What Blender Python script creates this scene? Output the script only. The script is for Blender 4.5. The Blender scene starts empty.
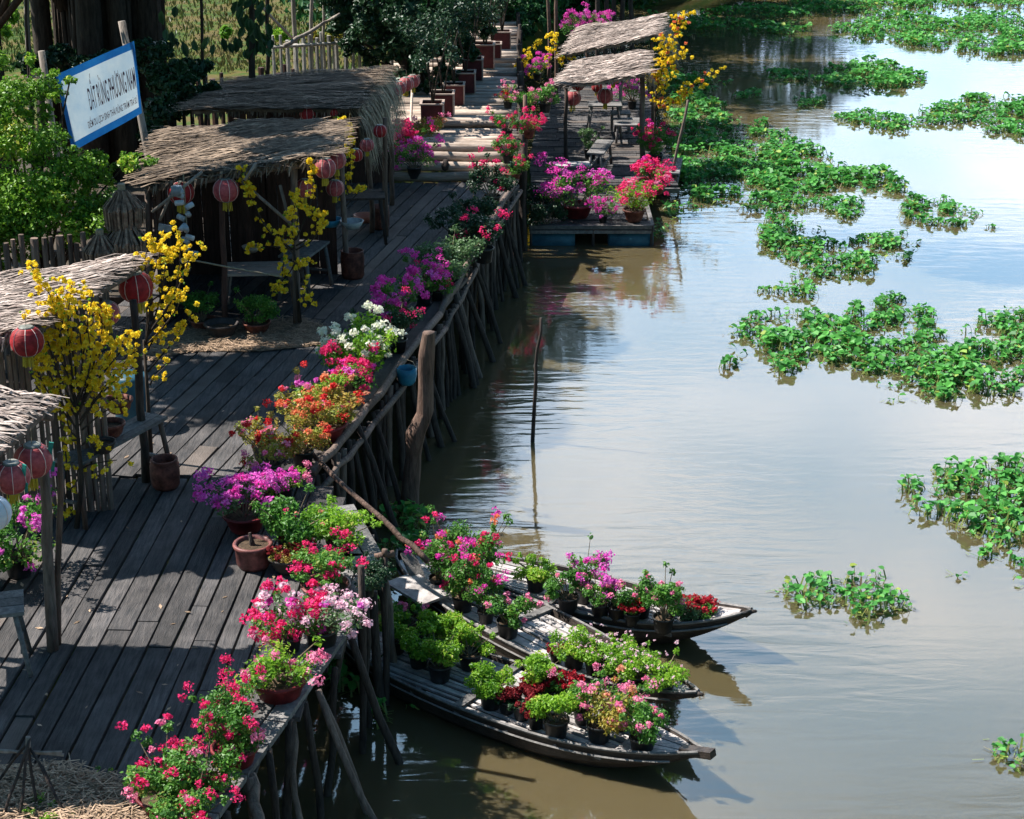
import bpy, math, random
import numpy as np
from mathutils import Vector, Matrix, noise

random.seed(7)
RNG = np.random.default_rng(7)
scene = bpy.context.scene
COL = scene.collection
# ------------------------------------------------------------------ camera
F = 1800.0; PITCH = math.atan(690 / 1800); CH = 9.1
cam = bpy.data.cameras.new('camera'); camo = bpy.data.objects.new('camera', cam); COL.objects.link(camo)
camo.location = (0, 0, CH); camo.rotation_euler = (math.pi / 2 - PITCH, 0, 0)
cam.sensor_width = 36; cam.lens = 36 * F / 1024; cam.clip_end = 2000; cam.clip_start = .5
scene.camera = camo
# ------------------------------------------------------------------ light
SUN_EL = math.radians(50); SX, SY = -0.955, 0.297          # direction towards the sun
world = bpy.data.worlds.new('World'); scene.world = world; world.use_nodes = True
nt = world.node_tree; nt.nodes.clear()
wo = nt.nodes.new('ShaderNodeOutputWorld'); bg = nt.nodes.new('ShaderNodeBackground')
sky = nt.nodes.new('ShaderNodeTexSky'); sky.sky_type = 'NISHITA'; sky.sun_disc = False
sky.sun_elevation = SUN_EL; sky.sun_rotation = math.atan2(SX, SY)
sky.dust_density = .6; sky.air_density = 1.3; sky.altitude = 0
tc = nt.nodes.new('ShaderNodeTexCoord')
mp = nt.nodes.new('ShaderNodeMapping'); mp.inputs['Scale'].default_value = (1.2, 1.0, 3.0)
cn = nt.nodes.new('ShaderNodeTexNoise'); cn.inputs['Scale'].default_value = 3.2; cn.inputs['Detail'].default_value = 4
cr = nt.nodes.new('ShaderNodeValToRGB'); cr.color_ramp.elements[0].position = .40; cr.color_ramp.elements[1].position = .62
cr.color_ramp.elements[0].color = (14, 23, 33, 1); cr.color_ramp.elements[1].color = (34, 36.5, 41, 1)      # bright cloud bank added out of view to brighten the water's reflections
nt.links.new(tc.outputs['Generated'], mp.inputs['Vector']); nt.links.new(mp.outputs[0], cn.inputs['Vector']); nt.links.new(cn.outputs['Fac'], cr.inputs['Fac'])
sp = nt.nodes.new('ShaderNodeSeparateXYZ'); nt.links.new(tc.outputs['Generated'], sp.inputs[0])
def mrange(src, a, b):
    q = nt.nodes.new('ShaderNodeMapRange'); q.interpolation_type = 'SMOOTHSTEP'; q.inputs['From Min'].default_value = a; q.inputs['From Max'].default_value = b
    nt.links.new(src, q.inputs['Value']); return q.outputs[0]
fy = mrange(sp.outputs['Y'], .72, .86); fz = mrange(sp.outputs['Z'], .68, .56)
mu = nt.nodes.new('ShaderNodeMath'); mu.operation = 'MULTIPLY'; nt.links.new(fy, mu.inputs[0]); nt.links.new(fz, mu.inputs[1])
mx = nt.nodes.new('ShaderNodeMix'); mx.data_type = 'RGBA'
tn = nt.nodes.new('ShaderNodeVectorMath'); tn.operation = 'MULTIPLY'; tn.inputs[1].default_value = (.62, 1.0, 1.12); nt.links.new(sky.outputs[0], tn.inputs[0])
nt.links.new(mu.outputs[0], mx.inputs['Factor']); nt.links.new(tn.outputs[0], mx.inputs['A']); nt.links.new(cr.outputs['Color'], mx.inputs['B'])
nt.links.new(mx.outputs['Result'], bg.inputs['Color'])
nt.links.new(bg.outputs[0], wo.inputs[0]); bg.inputs['Strength'].default_value = 0.05
sl = bpy.data.lights.new('sun', 'SUN'); sl.energy = 5.0; sl.angle = math.radians(.55); sl.color = (1.0, .955, .88)
so = bpy.data.objects.new('sun', sl); COL.objects.link(so)
sdir = Vector((SX * math.cos(SUN_EL), SY * math.cos(SUN_EL), math.sin(SUN_EL))).normalized()
so.rotation_euler = sdir.to_track_quat('Z', 'Y').to_euler(); so.location = (-20, 10, 30)
vs = scene.view_settings; vs.view_transform = 'Standard'; vs.look = 'None'; vs.exposure = 1.02; vs.gamma = 1
scene.cycles.max_bounces = 6; scene.cycles.diffuse_bounces = 2; scene.cycles.glossy_bounces = 3
scene.cycles.transmission_bounces = 3; scene.cycles.transparent_max_bounces = 4

DECK = 1.35; PATH = 1.80; LAND = 1.0; FLOAT = .38; BOAT = .26
# ------------------------------------------------------------------ pixel -> world helpers (used only to measure real places)
def ray(px, py):
    yd = (py - 409.5) / F; xr = (px - 512) / F
    return xr, math.cos(PITCH) - yd * math.sin(PITCH), -math.sin(PITCH) - yd * math.cos(PITCH)
def U(px, py, z=0.0):
    x, y, dz = ray(px, py); t = (z - CH) / dz
    return Vector((x * t, y * t, z))
def P(px, py, Y):
    x, y, dz = ray(px, py); t = Y / y
    return Vector((x * t, Y, CH + dz * t))
def pxs(p):        # pixels per metre at a point
    d = p.y * math.cos(PITCH) + (CH - p.z) * math.sin(PITCH)
    return F / d
# ------------------------------------------------------------------ materials
MATS = {}
def new_mat(name):
    m = bpy.data.materials.new(name); m.use_nodes = True; MATS[name] = m
    return m, m.node_tree, m.node_tree.nodes['Principled BSDF']
def noise_mat(name, c1, c2, scale=8, rough=.8, stretch=(1, 1, 1), bump=.3, bscale=None, rndmix=.0, c3=None, spec=.3, coord='Object', detail=6):
    m, nt, b = new_mat(name)
    tc = nt.nodes.new('ShaderNodeTexCoord'); mp = nt.nodes.new('ShaderNodeMapping'); mp.inputs['Scale'].default_value = stretch
    nt.links.new(tc.outputs[coord], mp.inputs['Vector'])
    n = nt.nodes.new('ShaderNodeTexNoise'); n.inputs['Scale'].default_value = scale; n.inputs['Detail'].default_value = detail
    n.inputs['Roughness'].default_value = .65
    nt.links.new(mp.outputs[0], n.inputs['Vector'])
    r = nt.nodes.new('ShaderNodeValToRGB'); r.color_ramp.elements[0].position = .32; r.color_ramp.elements[1].position = .68
    r.color_ramp.elements[0].color = (*c1, 1); r.color_ramp.elements[1].color = (*c2, 1)
    nt.links.new(n.outputs['Fac'], r.inputs['Fac'])
    out = r.outputs['Color']
    if rndmix > 0:
        at = nt.nodes.new('ShaderNodeAttribute'); at.attribute_name = 'rnd'
        hv = nt.nodes.new('ShaderNodeMapRange'); hv.inputs['To Min'].default_value = 1 - rndmix; hv.inputs['To Max'].default_value = 1 + rndmix
        nt.links.new(at.outputs['Fac'], hv.inputs['Value'])
        if c3:
            g = nt.nodes.new('ShaderNodeMath'); g.operation = 'GREATER_THAN'; g.inputs[1].default_value = .8
            nt.links.new(at.outputs['Fac'], g.inputs[0])
            mm = nt.nodes.new('ShaderNodeMix'); mm.data_type = 'RGBA'; mm.inputs['B'].default_value = (*c3, 1)
            nt.links.new(g.outputs[0], mm.inputs['Factor']); nt.links.new(out, mm.inputs['A']); out = mm.outputs['Result']
        vm = nt.nodes.new('ShaderNodeVectorMath'); vm.operation = 'SCALE'
        nt.links.new(out, vm.inputs[0]); nt.links.new(hv.outputs[0], vm.inputs['Scale']); out = vm.outputs[0]
    nt.links.new(out, b.inputs['Base Color'])
    b.inputs['Roughness'].default_value = rough; b.inputs['Specular IOR Level'].default_value = spec
    if bump:
        n2 = nt.nodes.new('ShaderNodeTexNoise'); n2.inputs['Scale'].default_value = bscale or scale * 3; n2.inputs['Detail'].default_value = 5
        nt.links.new(mp.outputs[0], n2.inputs['Vector'])
        bp = nt.nodes.new('ShaderNodeBump'); bp.inputs['Strength'].default_value = bump; bp.inputs['Distance'].default_value = .02
        nt.links.new(n2.outputs['Fac'], bp.inputs['Height']); nt.links.new(bp.outputs[0], b.inputs['Normal'])
    return m
def leaf_mat(name, c1, c2, c3=None, trans=.35, rough=.45, spec=.4):
    m, nt, b = new_mat(name)
    at = nt.nodes.new('ShaderNodeAttribute'); at.attribute_name = 'rnd'
    r = nt.nodes.new('ShaderNodeValToRGB')
    r.color_ramp.elements[0].color = (*c1, 1); r.color_ramp.elements[1].color = (*c2, 1)
    r.color_ramp.elements[1].position = .9 if c3 else 1
    if c3:
        e = r.color_ramp.elements.new(.97); e.color = (*c3, 1)
    nt.links.new(at.outputs['Fac'], r.inputs['Fac'])
    b.inputs['Roughness'].default_value = rough; b.inputs['Specular IOR Level'].default_value = spec
    nt.links.new(r.outputs['Color'], b.inputs['Base Color'])
    t = nt.nodes.new('ShaderNodeBsdfTranslucent'); ms = nt.nodes.new('ShaderNodeMixShader'); ms.inputs[0].default_value = trans
    nt.links.new(r.outputs['Color'], t.inputs['Color'])
    nt.links.new(b.outputs[0], ms.inputs[1]); nt.links.new(t.outputs[0], ms.inputs[2])
    nt.links.new(ms.outputs[0], nt.nodes['Material Output'].inputs['Surface'])
    return m
leaf_mat('leaf_lime', (.07, .22, .016), (.34, .58, .045), (.55, .55, .12), trans=.52)
leaf_mat('leaf_green', (.03, .13, .018), (.15, .36, .05), (.32, .36, .07), trans=.42)
leaf_mat('leaf_soft', (.06, .13, .045), (.15, .26, .10))
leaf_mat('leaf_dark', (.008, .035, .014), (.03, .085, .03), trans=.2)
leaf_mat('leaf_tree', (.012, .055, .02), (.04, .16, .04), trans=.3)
leaf_mat('leaf_bright', (.025, .12, .014), (.26, .47, .035), (.62, .64, .09))
leaf_mat('hyacinth_leaf', (.016, .14, .026), (.14, .46, .085), (.34, .44, .08), trans=.35, rough=.5, spec=.3)
leaf_mat('field_tuft', (.035, .09, .014), (.12, .10, .035), (.20, .16, .07), trans=.3)
leaf_mat('hyacinth_stem', (.08, .16, .025), (.26, .28, .08), (.20, .14, .08), trans=.2)
leaf_mat('autumn_leaf', (.20, .28, .03), (.45, .30, .06), (.50, .10, .05))
for n, a, b_ in [('magenta', (.72, .02, .36), (.93, .14, .62)), ('crimson', (.68, .01, .10), (.92, .07, .27)), ('pink', (.80, .14, .33), (.93, .40, .55)),
                 ('pale_pink', (.80, .42, .55), (.90, .72, .78)), ('white', (.75, .76, .55), (.88, .88, .80)), ('orange', (.75, .13, .06), (.85, .35, .16)),
                 ('purple', (.70, .05, .50), (.92, .28, .74)), ('red', (.55, .01, .02), (.78, .06, .06)), ('burgundy', (.14, .01, .015), (.36, .04, .05)), ('wine', (.28, .008, .02), (.60, .04, .06)),
                 ('yellow', (.92, .60, .01), (.97, .82, .08)), ('salmon', (.75, .25, .18), (.9, .5, .3))]:
    leaf_mat('petal_' + n, a, b_, trans=.4, rough=.6, spec=.15)
noise_mat('deck_wood', (.040, .040, .043), (.125, .112, .108), 5, .85, (7, .7, 7), .6, rndmix=.35, c3=(.10, .082, .072))
noise_mat('grey_plank', (.10, .095, .095), (.24, .225, .215), 6, .8, (3, 3, 3), .4, rndmix=.35)
noise_mat('slat_wood', (.30, .27, .26), (.60, .55, .53), 9, .75, (1, 1, 1), .4, rndmix=.35)
noise_mat('hull_wood', (.018, .013, .011), (.07, .052, .042), 10, .55, (1, 1, 6), .5)
noise_mat('dark_post', (.022, .017, .016), (.085, .062, .052), 7, .9, (3, 3, .6), .7)
noise_mat('pale_post', (.085, .062, .052), (.24, .175, .145), 7, .85, (3, 3, .5), .6)
noise_mat('driftwood', (.055, .034, .026), (.20, .125, .095), 6, .8, (3, 3, .5), .8)
noise_mat('bamboo', (.28, .205, .155), (.60, .49, .41), 6, .65, (.6, 5, 5), .4, rndmix=.5)
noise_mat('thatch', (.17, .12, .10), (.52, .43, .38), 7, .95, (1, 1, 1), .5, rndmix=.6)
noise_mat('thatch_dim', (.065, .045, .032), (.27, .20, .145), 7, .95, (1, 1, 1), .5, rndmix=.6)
noise_mat('palm_fringe', (.17, .14, .10), (.42, .36, .26), 7, .95, (1, 1, 1), .5, rndmix=.5)
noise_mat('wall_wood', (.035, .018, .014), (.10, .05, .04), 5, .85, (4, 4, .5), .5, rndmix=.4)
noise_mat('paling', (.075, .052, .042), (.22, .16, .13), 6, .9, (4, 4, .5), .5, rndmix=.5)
noise_mat('pale_paling', (.22, .20, .18), (.50, .47, .43), 6, .9, (4, 4, .5), .5, rndmix=.4)
noise_mat('black_pot', (.010, .011, .012), (.028, .028, .03), 12, .45, bump=.15, spec=.5)
noise_mat('clay', (.10, .032, .024), (.22, .075, .05), 9, .7, bump=.3)
noise_mat('red_pot', (.12, .012, .016), (.22, .03, .034), 7, .5, bump=.15)
noise_mat('pink_glaze', (.10, .035, .03), (.28, .10, .09), 7, .5, bump=.2)
noise_mat('dark_clay', (.025, .022, .022), (.075, .06, .055), 9, .7, bump=.3)
noise_mat('soil', (.03, .02, .014), (.13, .085, .05), 30, .95, bump=.8)
noise_mat('stem', (.10, .07, .045), (.22, .17, .11), 20, .9)
noise_mat('straw', (.20, .13, .075), (.48, .34, .24), 16, .95, bump=.6, rndmix=.5)
noise_mat('maroon_box', (.05, .010, .012), (.11, .022, .024), 6, .7, bump=.2)
noise_mat('pale_board', (.28, .20, .17), (.42, .33, .28), 8, .8, bump=.2)
noise_mat('lantern_red', (.24, .010, .014), (.40, .025, .03), 5, .6, bump=.1)
noise_mat('lantern_faded', (.32, .045, .055), (.52, .12, .125), 5, .6, bump=.1)
noise_mat('lantern_white', (.62, .64, .72), (.75, .77, .82), 5, .6, bump=.1)
noise_mat('lantern_cap', (.10, .10, .09), (.28, .28, .24), 9, .5, bump=.1)
noise_mat('lantern_seam', (.62, .45, .42), (.80, .65, .6), 9, .6, bump=0)
noise_mat('tassel', (.38, .28, .02), (.60, .48, .06), 9, .8, bump=.2)
noise_mat('ribbon', (.01, .16, .13), (.03, .30, .24), 9, .5, bump=.1)
noise_mat('blue_plastic', (.008, .10, .20), (.03, .24, .38), 4, .4, bump=.1)
noise_mat('drum_blue', (.012, .055, .085), (.035, .13, .18), 4, .45, bump=.2)
noise_mat('sign_white', (.46, .62, .76), (.70, .79, .84), 2.5, .5, bump=.03)
noise_mat('sign_blue', (.008, .10, .34), (.015, .17, .48), 3, .5, bump=.03)
noise_mat('sign_text', (.07, .03, .06), (.16, .06, .10), 9, .6, bump=0)
noise_mat('tin', (.18, .24, .28), (.55, .55, .55), 9, .4, bump=.1, rndmix=.4, c3=(.5, .18, .12))
noise_mat('bark', (.018, .013, .010), (.07, .052, .04), 5, .95, (3, 3, .6), .9)
noise_mat('trunk_pale', (.16, .13, .11), (.34, .29, .25), 5, .9, (3, 3, .6), .6)
noise_mat('rope', (.18, .15, .10), (.32, .27, .2), 30, .9)
noise_mat('blossom_heart', (.5, .2, .0), (.6, .3, .02), 9, .8)

noise_mat('yard_dirt', (.035, .025, .018), (.09, .07, .05), 1.5, .95, bump=.5)
noise_mat('bundle_straw', (.09, .05, .035), (.30, .20, .14), 16, .95, bump=.4, rndmix=.5)
def patches(name, scale, lo, hi, col=None):
    nt = MATS[name].node_tree; b = nt.nodes['Principled BSDF']; src = b.inputs['Base Color'].links[0].from_socket
    tc = nt.nodes.new('ShaderNodeTexCoord'); n = nt.nodes.new('ShaderNodeTexNoise'); n.inputs['Scale'].default_value = scale; n.inputs['Detail'].default_value = 7; n.inputs['Roughness'].default_value = .7
    mr = nt.nodes.new('ShaderNodeMapRange'); mr.inputs['From Min'].default_value = .35; mr.inputs['From Max'].default_value = .65; mr.inputs['To Min'].default_value = lo; mr.inputs['To Max'].default_value = hi
    vm = nt.nodes.new('ShaderNodeVectorMath'); vm.operation = 'SCALE'
    nt.links.new(tc.outputs['Object'], n.inputs['Vector']); nt.links.new(n.outputs['Fac'], mr.inputs['Value']); nt.links.new(src, vm.inputs[0]); nt.links.new(mr.outputs[0], vm.inputs['Scale']); nt.links.new(vm.outputs[0], b.inputs['Base Color'])
patches('deck_wood', 1.1, .48, 1.22); patches('thatch', 1.6, .6, 1.25); patches('thatch_dim', 1.6, .6, 1.2); patches('hull_wood', 3, .6, 1.3); patches('grey_plank', 3, .65, 1.2); patches('slat_wood', 3, .7, 1.1)
for n_ in ('clay', 'red_pot', 'pink_glaze', 'black_pot'): patches(n_, 9, .55, 1.3)
for n_ in ('lantern_red', 'lantern_faded'): patches(n_, 2.2, .7, 1.25)
for n_ in ('sign_white', 'sign_blue'):      # thin sunlit banner cloth
    nt = MATS[n_].node_tree; b = nt.nodes['Principled BSDF']; t = nt.nodes.new('ShaderNodeBsdfTranslucent'); ms = nt.nodes.new('ShaderNodeMixShader'); ms.inputs[0].default_value = .30
    nt.links.new(b.inputs['Base Color'].links[0].from_socket, t.inputs['Color']); nt.links.new(b.outputs[0], ms.inputs[1]); nt.links.new(t.outputs[0], ms.inputs[2]); nt.links.new(ms.outputs[0], nt.nodes['Material Output'].inputs['Surface'])
# field / land
m, nt, b = new_mat('land')
tc = nt.nodes.new('ShaderNodeTexCoord'); n = nt.nodes.new('ShaderNodeTexNoise'); n.inputs['Scale'].default_value = .9; n.inputs['Detail'].default_value = 10
n.inputs['Roughness'].default_value = .7
r = nt.nodes.new('ShaderNodeValToRGB'); cs = [(.34, (.018, .04, .008)), (.45, (.05, .085, .014)), (.54, (.11, .09, .028)), (.66, (.10, .07, .035))]
r.color_ramp.elements[0].position = cs[0][0]; r.color_ramp.elements[0].color = (*cs[0][1], 1)
r.color_ramp.elements[1].position = cs[3][0]; r.color_ramp.elements[1].color = (*cs[3][1], 1)
for pp, c in cs[1:3]:
    e = r.color_ramp.elements.new(pp); e.color = (*c, 1)
nt.links.new(tc.outputs['Object'], n.inputs['Vector']); nt.links.new(n.outputs['Fac'], r.inputs['Fac']); nt.links.new(r.outputs['Color'], b.inputs['Base Color'])
b.inputs['Roughness'].default_value = .95; b.inputs['Specular IOR Level'].default_value = .1
# water
m, nt, b = new_mat('river_water')
tc = nt.nodes.new('ShaderNodeTexCoord')
big = nt.nodes.new('ShaderNodeTexNoise'); big.inputs['Scale'].default_value = .12; big.inputs['Detail'].default_value = 3
rr = nt.nodes.new('ShaderNodeValToRGB'); rr.color_ramp.elements[0].position = .35; rr.color_ramp.elements[1].position = .65
rr.color_ramp.elements[0].color = (.072, .060, .028, 1); rr.color_ramp.elements[1].color = (.110, .086, .046, 1)
nt.links.new(tc.outputs['Object'], big.inputs['Vector']); nt.links.new(big.outputs['Fac'], rr.inputs['Fac']); nt.links.new(rr.outputs['Color'], b.inputs['Base Color'])
b.inputs['Roughness'].default_value = .045; b.inputs['IOR'].default_value = 1.6
b.inputs['Subsurface Weight'].default_value = .9; b.inputs['Subsurface Radius'].default_value = (.45, .38, .22); b.inputs['Subsurface Scale'].default_value = .7
mp1 = nt.nodes.new('ShaderNodeMapping'); mp1.inputs['Rotation'].default_value = (0, 0, math.radians(50)); mp1.inputs['Scale'].default_value = (.8, 3.4, 1)
w1 = nt.nodes.new('ShaderNodeTexNoise'); w1.inputs['Scale'].default_value = 1.5; w1.inputs['Detail'].default_value = 2.5; w1.inputs['Roughness'].default_value = .45
w1.inputs['Distortion'].default_value = .5
w2 = nt.nodes.new('ShaderNodeTexNoise'); w2.inputs['Scale'].default_value = 14; w2.inputs['Detail'].default_value = 2
mask = nt.nodes.new('ShaderNodeTexNoise'); mask.inputs['Scale'].default_value = .16; mask.inputs['Detail'].default_value = 1
mrr = nt.nodes.new('ShaderNodeMapRange'); mrr.inputs['From Min'].default_value = .40; mrr.inputs['From Max'].default_value = .62
mrr.inputs['To Min'].default_value = .10; mrr.inputs['To Max'].default_value = 1.0
nt.links.new(tc.outputs['Object'], mp1.inputs['Vector']); nt.links.new(mp1.outputs[0], w1.inputs['Vector'])
nt.links.new(tc.outputs['Object'], w2.inputs['Vector']); nt.links.new(tc.outputs['Object'], mask.inputs['Vector']); nt.links.new(mask.outputs['Fac'], mrr.inputs['Value'])
ml = nt.nodes.new('ShaderNodeMath'); ml.operation = 'MULTIPLY'; nt.links.new(w1.outputs['Fac'], ml.inputs[0]); nt.links.new(mrr.outputs[0], ml.inputs[1])
m2 = nt.nodes.new('ShaderNodeMath'); m2.operation = 'MULTIPLY_ADD'; m2.inputs[1].default_value = .035
nt.links.new(w2.outputs['Fac'], m2.inputs[0]); nt.links.new(ml.outputs[0], m2.inputs[2])
bp = nt.nodes.new('ShaderNodeBump'); bp.inputs['Strength'].default_value = 1.0; bp.inputs['Distance'].default_value = .010
nt.links.new(m2.outputs[0], bp.inputs['Height']); nt.links.new(bp.outputs[0], b.inputs['Normal'])

# ------------------------------------------------------------------ mesh building
class MB:
    def __init__(s):
        s.v = []; s.f = []; s.r = []; s.m = []; s.n = 0
    def add(s, verts, faces, r=None, mi=0):
        b = s.n; s.v.extend(verts); s.n += len(verts)
        if r is None: r = random.random()
        for fc in faces:
            s.f.append([b + i for i in fc]); s.r.append(r); s.m.append(mi)
    def quads(s, V, R, mi=0):            # V (n,4,3)
        b = s.n; k = len(V); s.v.extend(map(tuple, V.reshape(-1, 3).tolist())); s.n += 4 * k
        idx = (np.arange(4 * k).reshape(-1, 4) + b).tolist()
        s.f.extend(idx); s.r.extend(R.tolist()); s.m.extend([mi] * k)
    def box(s, c, size, M=None, r=None, mi=0):
        hx, hy, hz = size[0] / 2, size[1] / 2, size[2] / 2
        vv = [Vector((x, y, z)) for x in (-hx, hx) for y in (-hy, hy) for z in (-hz, hz)]
        if M: vv = [M @ v for v in vv]
        c = Vector(c); vv = [tuple(v + c) for v in vv]
        s.add(vv, [(0, 1, 3, 2), (4, 6, 7, 5), (0, 4, 5, 1), (2, 3, 7, 6), (0, 2, 6, 4), (1, 5, 7, 3)], r, mi)
    def beam(s, a, b, w, h, r=None, mi=0, up=(0, 0, 1)):
        a = Vector(a); b = Vector(b); d = (b - a); L = d.length; d.normalize()
        side = d.cross(Vector(up));
        if side.length < 1e-4: side = Vector((1, 0, 0))
        side.normalize(); u = side.cross(d).normalized()
        M = Matrix((d, side, u)).transposed()
        s.box((a + b) / 2, (L, w, h), M, r, mi)
    def tube(s, pts, rad, n=6, r=None, mi=0, cap=True):
        pts = [Vector(p) for p in pts]
        if not isinstance(rad, (list, tuple)): rad = [rad] * len(pts)
        vs = []; fs = []
        for i, p in enumerate(pts):
            d = (pts[min(i + 1, len(pts) - 1)] - pts[max(i - 1, 0)]).normalized()
            a = Vector((1, 0, 0)) if abs(d.x) < .8 else Vector((0, 1, 0))
            e1 = d.cross(a).normalized(); e2 = d.cross(e1)
            for k in range(n):
                t = 2 * math.pi * k / n
                vs.append(tuple(p + (e1 * math.cos(t) + e2 * math.sin(t)) * rad[i]))
        for i in range(len(pts) - 1):
            for k in range(n):
                fs.append((i * n + k, i * n + (k + 1) % n, (i + 1) * n + (k + 1) % n, (i + 1) * n + k))
        if cap:
            fs.append(tuple(range(n - 1, -1, -1))); o = (len(pts) - 1) * n; fs.append(tuple(range(o, o + n)))
        s.add(vs, fs, r, mi)
    def lathe(s, prof, n=16, c=(0, 0, 0), r=None, mi=0, wob=0.0, sx=1.0, sy=1.0):
        vs = []; fs = []
        for (rr, z) in prof:
            for k in range(n):
                t = 2 * math.pi * k / n; w = 1 + wob * math.cos(2 * math.pi * k / n * 8)
                vs.append((c[0] + rr * w * math.cos(t) * sx, c[1] + rr * w * math.sin(t) * sy, c[2] + z))
        for i in range(len(prof) - 1):
            for k in range(n):
                fs.append((i * n + k, i * n + (k + 1) % n, (i + 1) * n + (k + 1) % n, (i + 1) * n + k))
        s.add(vs, fs, r, mi)
    def mesh(s, name, mats, smooth=False):
        me = bpy.data.meshes.new(name); me.from_pydata(s.v, [], s.f)
        for mt in (mats if isinstance(mats, (list, tuple)) else [mats]): me.materials.append(MATS[mt])
        a = me.attributes.new('rnd', 'FLOAT', 'FACE'); a.data.foreach_set('value', s.r)
        me.polygons.foreach_set('material_index', s.m)
        if smooth: me.polygons.foreach_set('use_smooth', [True] * len(s.f))
        me.update(); return me
    def build(s, name, mats, parent=None, smooth=False, loc=None):
        o = bpy.data.objects.new(name, s.mesh(name, mats, smooth)); COL.objects.link(o)
        if parent: o.parent = parent
        if loc is not None: o.location = loc
        return o
def tag(o, label=None, cat=None, group=None, kind=None):
    if label: o['label'] = label
    if cat: o['category'] = cat
    if group: o['group'] = group
    if kind: o['kind'] = kind
    return o
def empty(name, loc, label=None, cat=None, group=None, rz=0):
    o = bpy.data.objects.new(name, None); o.location = loc; o.rotation_euler = (0, 0, rz); COL.objects.link(o); o.empty_display_size = .1
    return tag(o, label, cat, group)
def copy_tree(o, parent=None):
    c = o.copy(); COL.objects.link(c)
    if parent: c.parent = parent
    for ch in [x for x in o.children]: copy_tree(ch, c)
    return c

def unit(a): return a / np.maximum(np.linalg.norm(a, axis=1, keepdims=True), 1e-6)
def leaf_quads(C, D, N, L, W, droop=0.0):
    """diamond leaves with centres C, direction D, normal N"""
    D = unit(D); S = unit(np.cross(D, N)); N2 = np.cross(S, D)
    L = L[:, None]; W = W[:, None]
    a = C - D * L / 2; c = C + D * L / 2 - N2 * L * .15
    m = C - D * L * .08 + N2 * L * .06
    return np.stack([a, m + S * W / 2, c, m - S * W / 2], 1)
def blades(mb, C, D, N, L, W, R, mi=0):
    D = unit(D); S = unit(np.cross(D, N)); N2 = np.cross(S, D); L = L[:, None]; W = W[:, None]
    a = C - D * L * .5; b = C + D * L * .5 - N2 * L * .12; up_ = N2 * W * .15
    l1 = C - D * L * .22 + S * W * .45 + up_; l2 = C + D * L * .18 + S * W * .42 + up_; r1 = C - D * L * .22 - S * W * .45 + up_; r2 = C + D * L * .18 - S * W * .42 + up_
    mb.quads(np.stack([a, b, l2, l1], 1), R, mi); mb.quads(np.stack([a, r1, r2, b], 1), R, mi)
def leaf_cloud(mb, centers, radii, n, size, rng, mi=0, shell=.45, flat=1.0, up=.5, zmin=None, bias=0):
    """leaves spread through several ellipsoid lobes"""
    centers = np.array(centers, float); radii = np.array(radii, float)
    if radii.ndim == 1: radii = np.stack([radii] * 3, 1)
    w = (radii[:, 0] * radii[:, 1] * radii[:, 2]) ** .67; pick = rng.choice(len(centers), n, p=w / w.sum())
    d = unit(rng.normal(size=(n, 3))); rad = shell + (1 - shell) * rng.random(n) ** .6
    C = centers[pick] + d * radii[pick] * rad[:, None] * np.array([1, 1, flat])
    if zmin is not None: C[:, 2] = np.maximum(C[:, 2], zmin + rng.random(n) * .03)
    N = unit(d * .5 + rng.normal(size=(n, 3)) * .55 + np.array([0, 0, up])); D = unit(rng.normal(size=(n, 3)) + d * .6)
    D = D - N * np.sum(D * N, 1)[:, None]
    s = size * (.6 + .8 * rng.random(n))
    lobr = rng.random(len(centers)) * .55
    R = np.clip(rng.random(n) ** 1.5 * .55 + lobr[pick] + bias, 0, 1)
    mb.quads(leaf_quads(C, D, N, s, s * .62), R, mi)
def petal_ball(mb, c, rad, n, size, rng, mi=0, squash=.8):
    d = unit(rng.normal(size=(n, 3)) + np.array([0, 0, .35])); rr = rad * (.35 + .65 * rng.random(n))
    C = np.array(c) + d * rr[:, None] * np.array([1, 1, squash])
    N = unit(d + rng.normal(size=(n, 3)) * .6); D = rng.normal(size=(n, 3)); D = D - N * np.sum(D * N, 1)[:, None]
    s = size * (.7 + .6 * rng.random(n))
    mb.quads(leaf_quads(C, D, N, s, s * .85), rng.random(n), mi)

# ------------------------------------------------------------------ setting
def sheet(name, x0, y0, x1, y1, z, mat, nx=1, ny=1):
    mb = MB(); vs = []; fs = []
    for j in range(ny + 1):
        for i in range(nx + 1): vs.append((x0 + (x1 - x0) * i / nx, y0 + (y1 - y0) * j / ny, z))
    for j in range(ny):
        for i in range(nx):
            a = j * (nx + 1) + i; fs.append((a, a + 1, a + nx + 2, a + nx + 1))
    mb.add(vs, fs, .5); return mb.build(name, mat)
tag(sheet('river_water', -60, -60, 900, 900, 0, 'river_water'), kind='structure')
# bank and land: one sheet with a sloping river edge
mb = MB(); edge = [(-5.2, -60), (-5.2, 10), (-4.4, 14), (-4.2, 18), (-3.2, 24), (-2.6, 31), (-2.0, 40), (-1.5, 50), (3, 62), (16, 75), (60, 110), (900, 500)]
vs = []
for (x, y) in edge:
    vs += [(x + 1.6, y - (.2 if y < 55 else 1.5), -.6), (x, y, .75), (x - 1.2, y + .4, LAND)]
outer = [(-900, -60), (-900, 10), (-900, 14), (-900, 18), (-900, 24), (-900, 31), (-900, 40), (-900, 60), (-600, 300), (-300, 600), (0, 800), (900, 900)]
k = len(vs); vs += [(x, y, LAND) for x, y in outer]; fs = []
for i in range(len(edge) - 1):
    a = 3 * i; fs += [(a, a + 1, a + 4, a + 3), (a + 1, a + 2, a + 5, a + 4), (a + 2, k + i, k + i + 1, a + 5)]
fs = [tuple(reversed(f)) for f in fs]
mb.add(vs, fs, .5); tag(mb.build('ground', 'land'), kind='structure')
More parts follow.
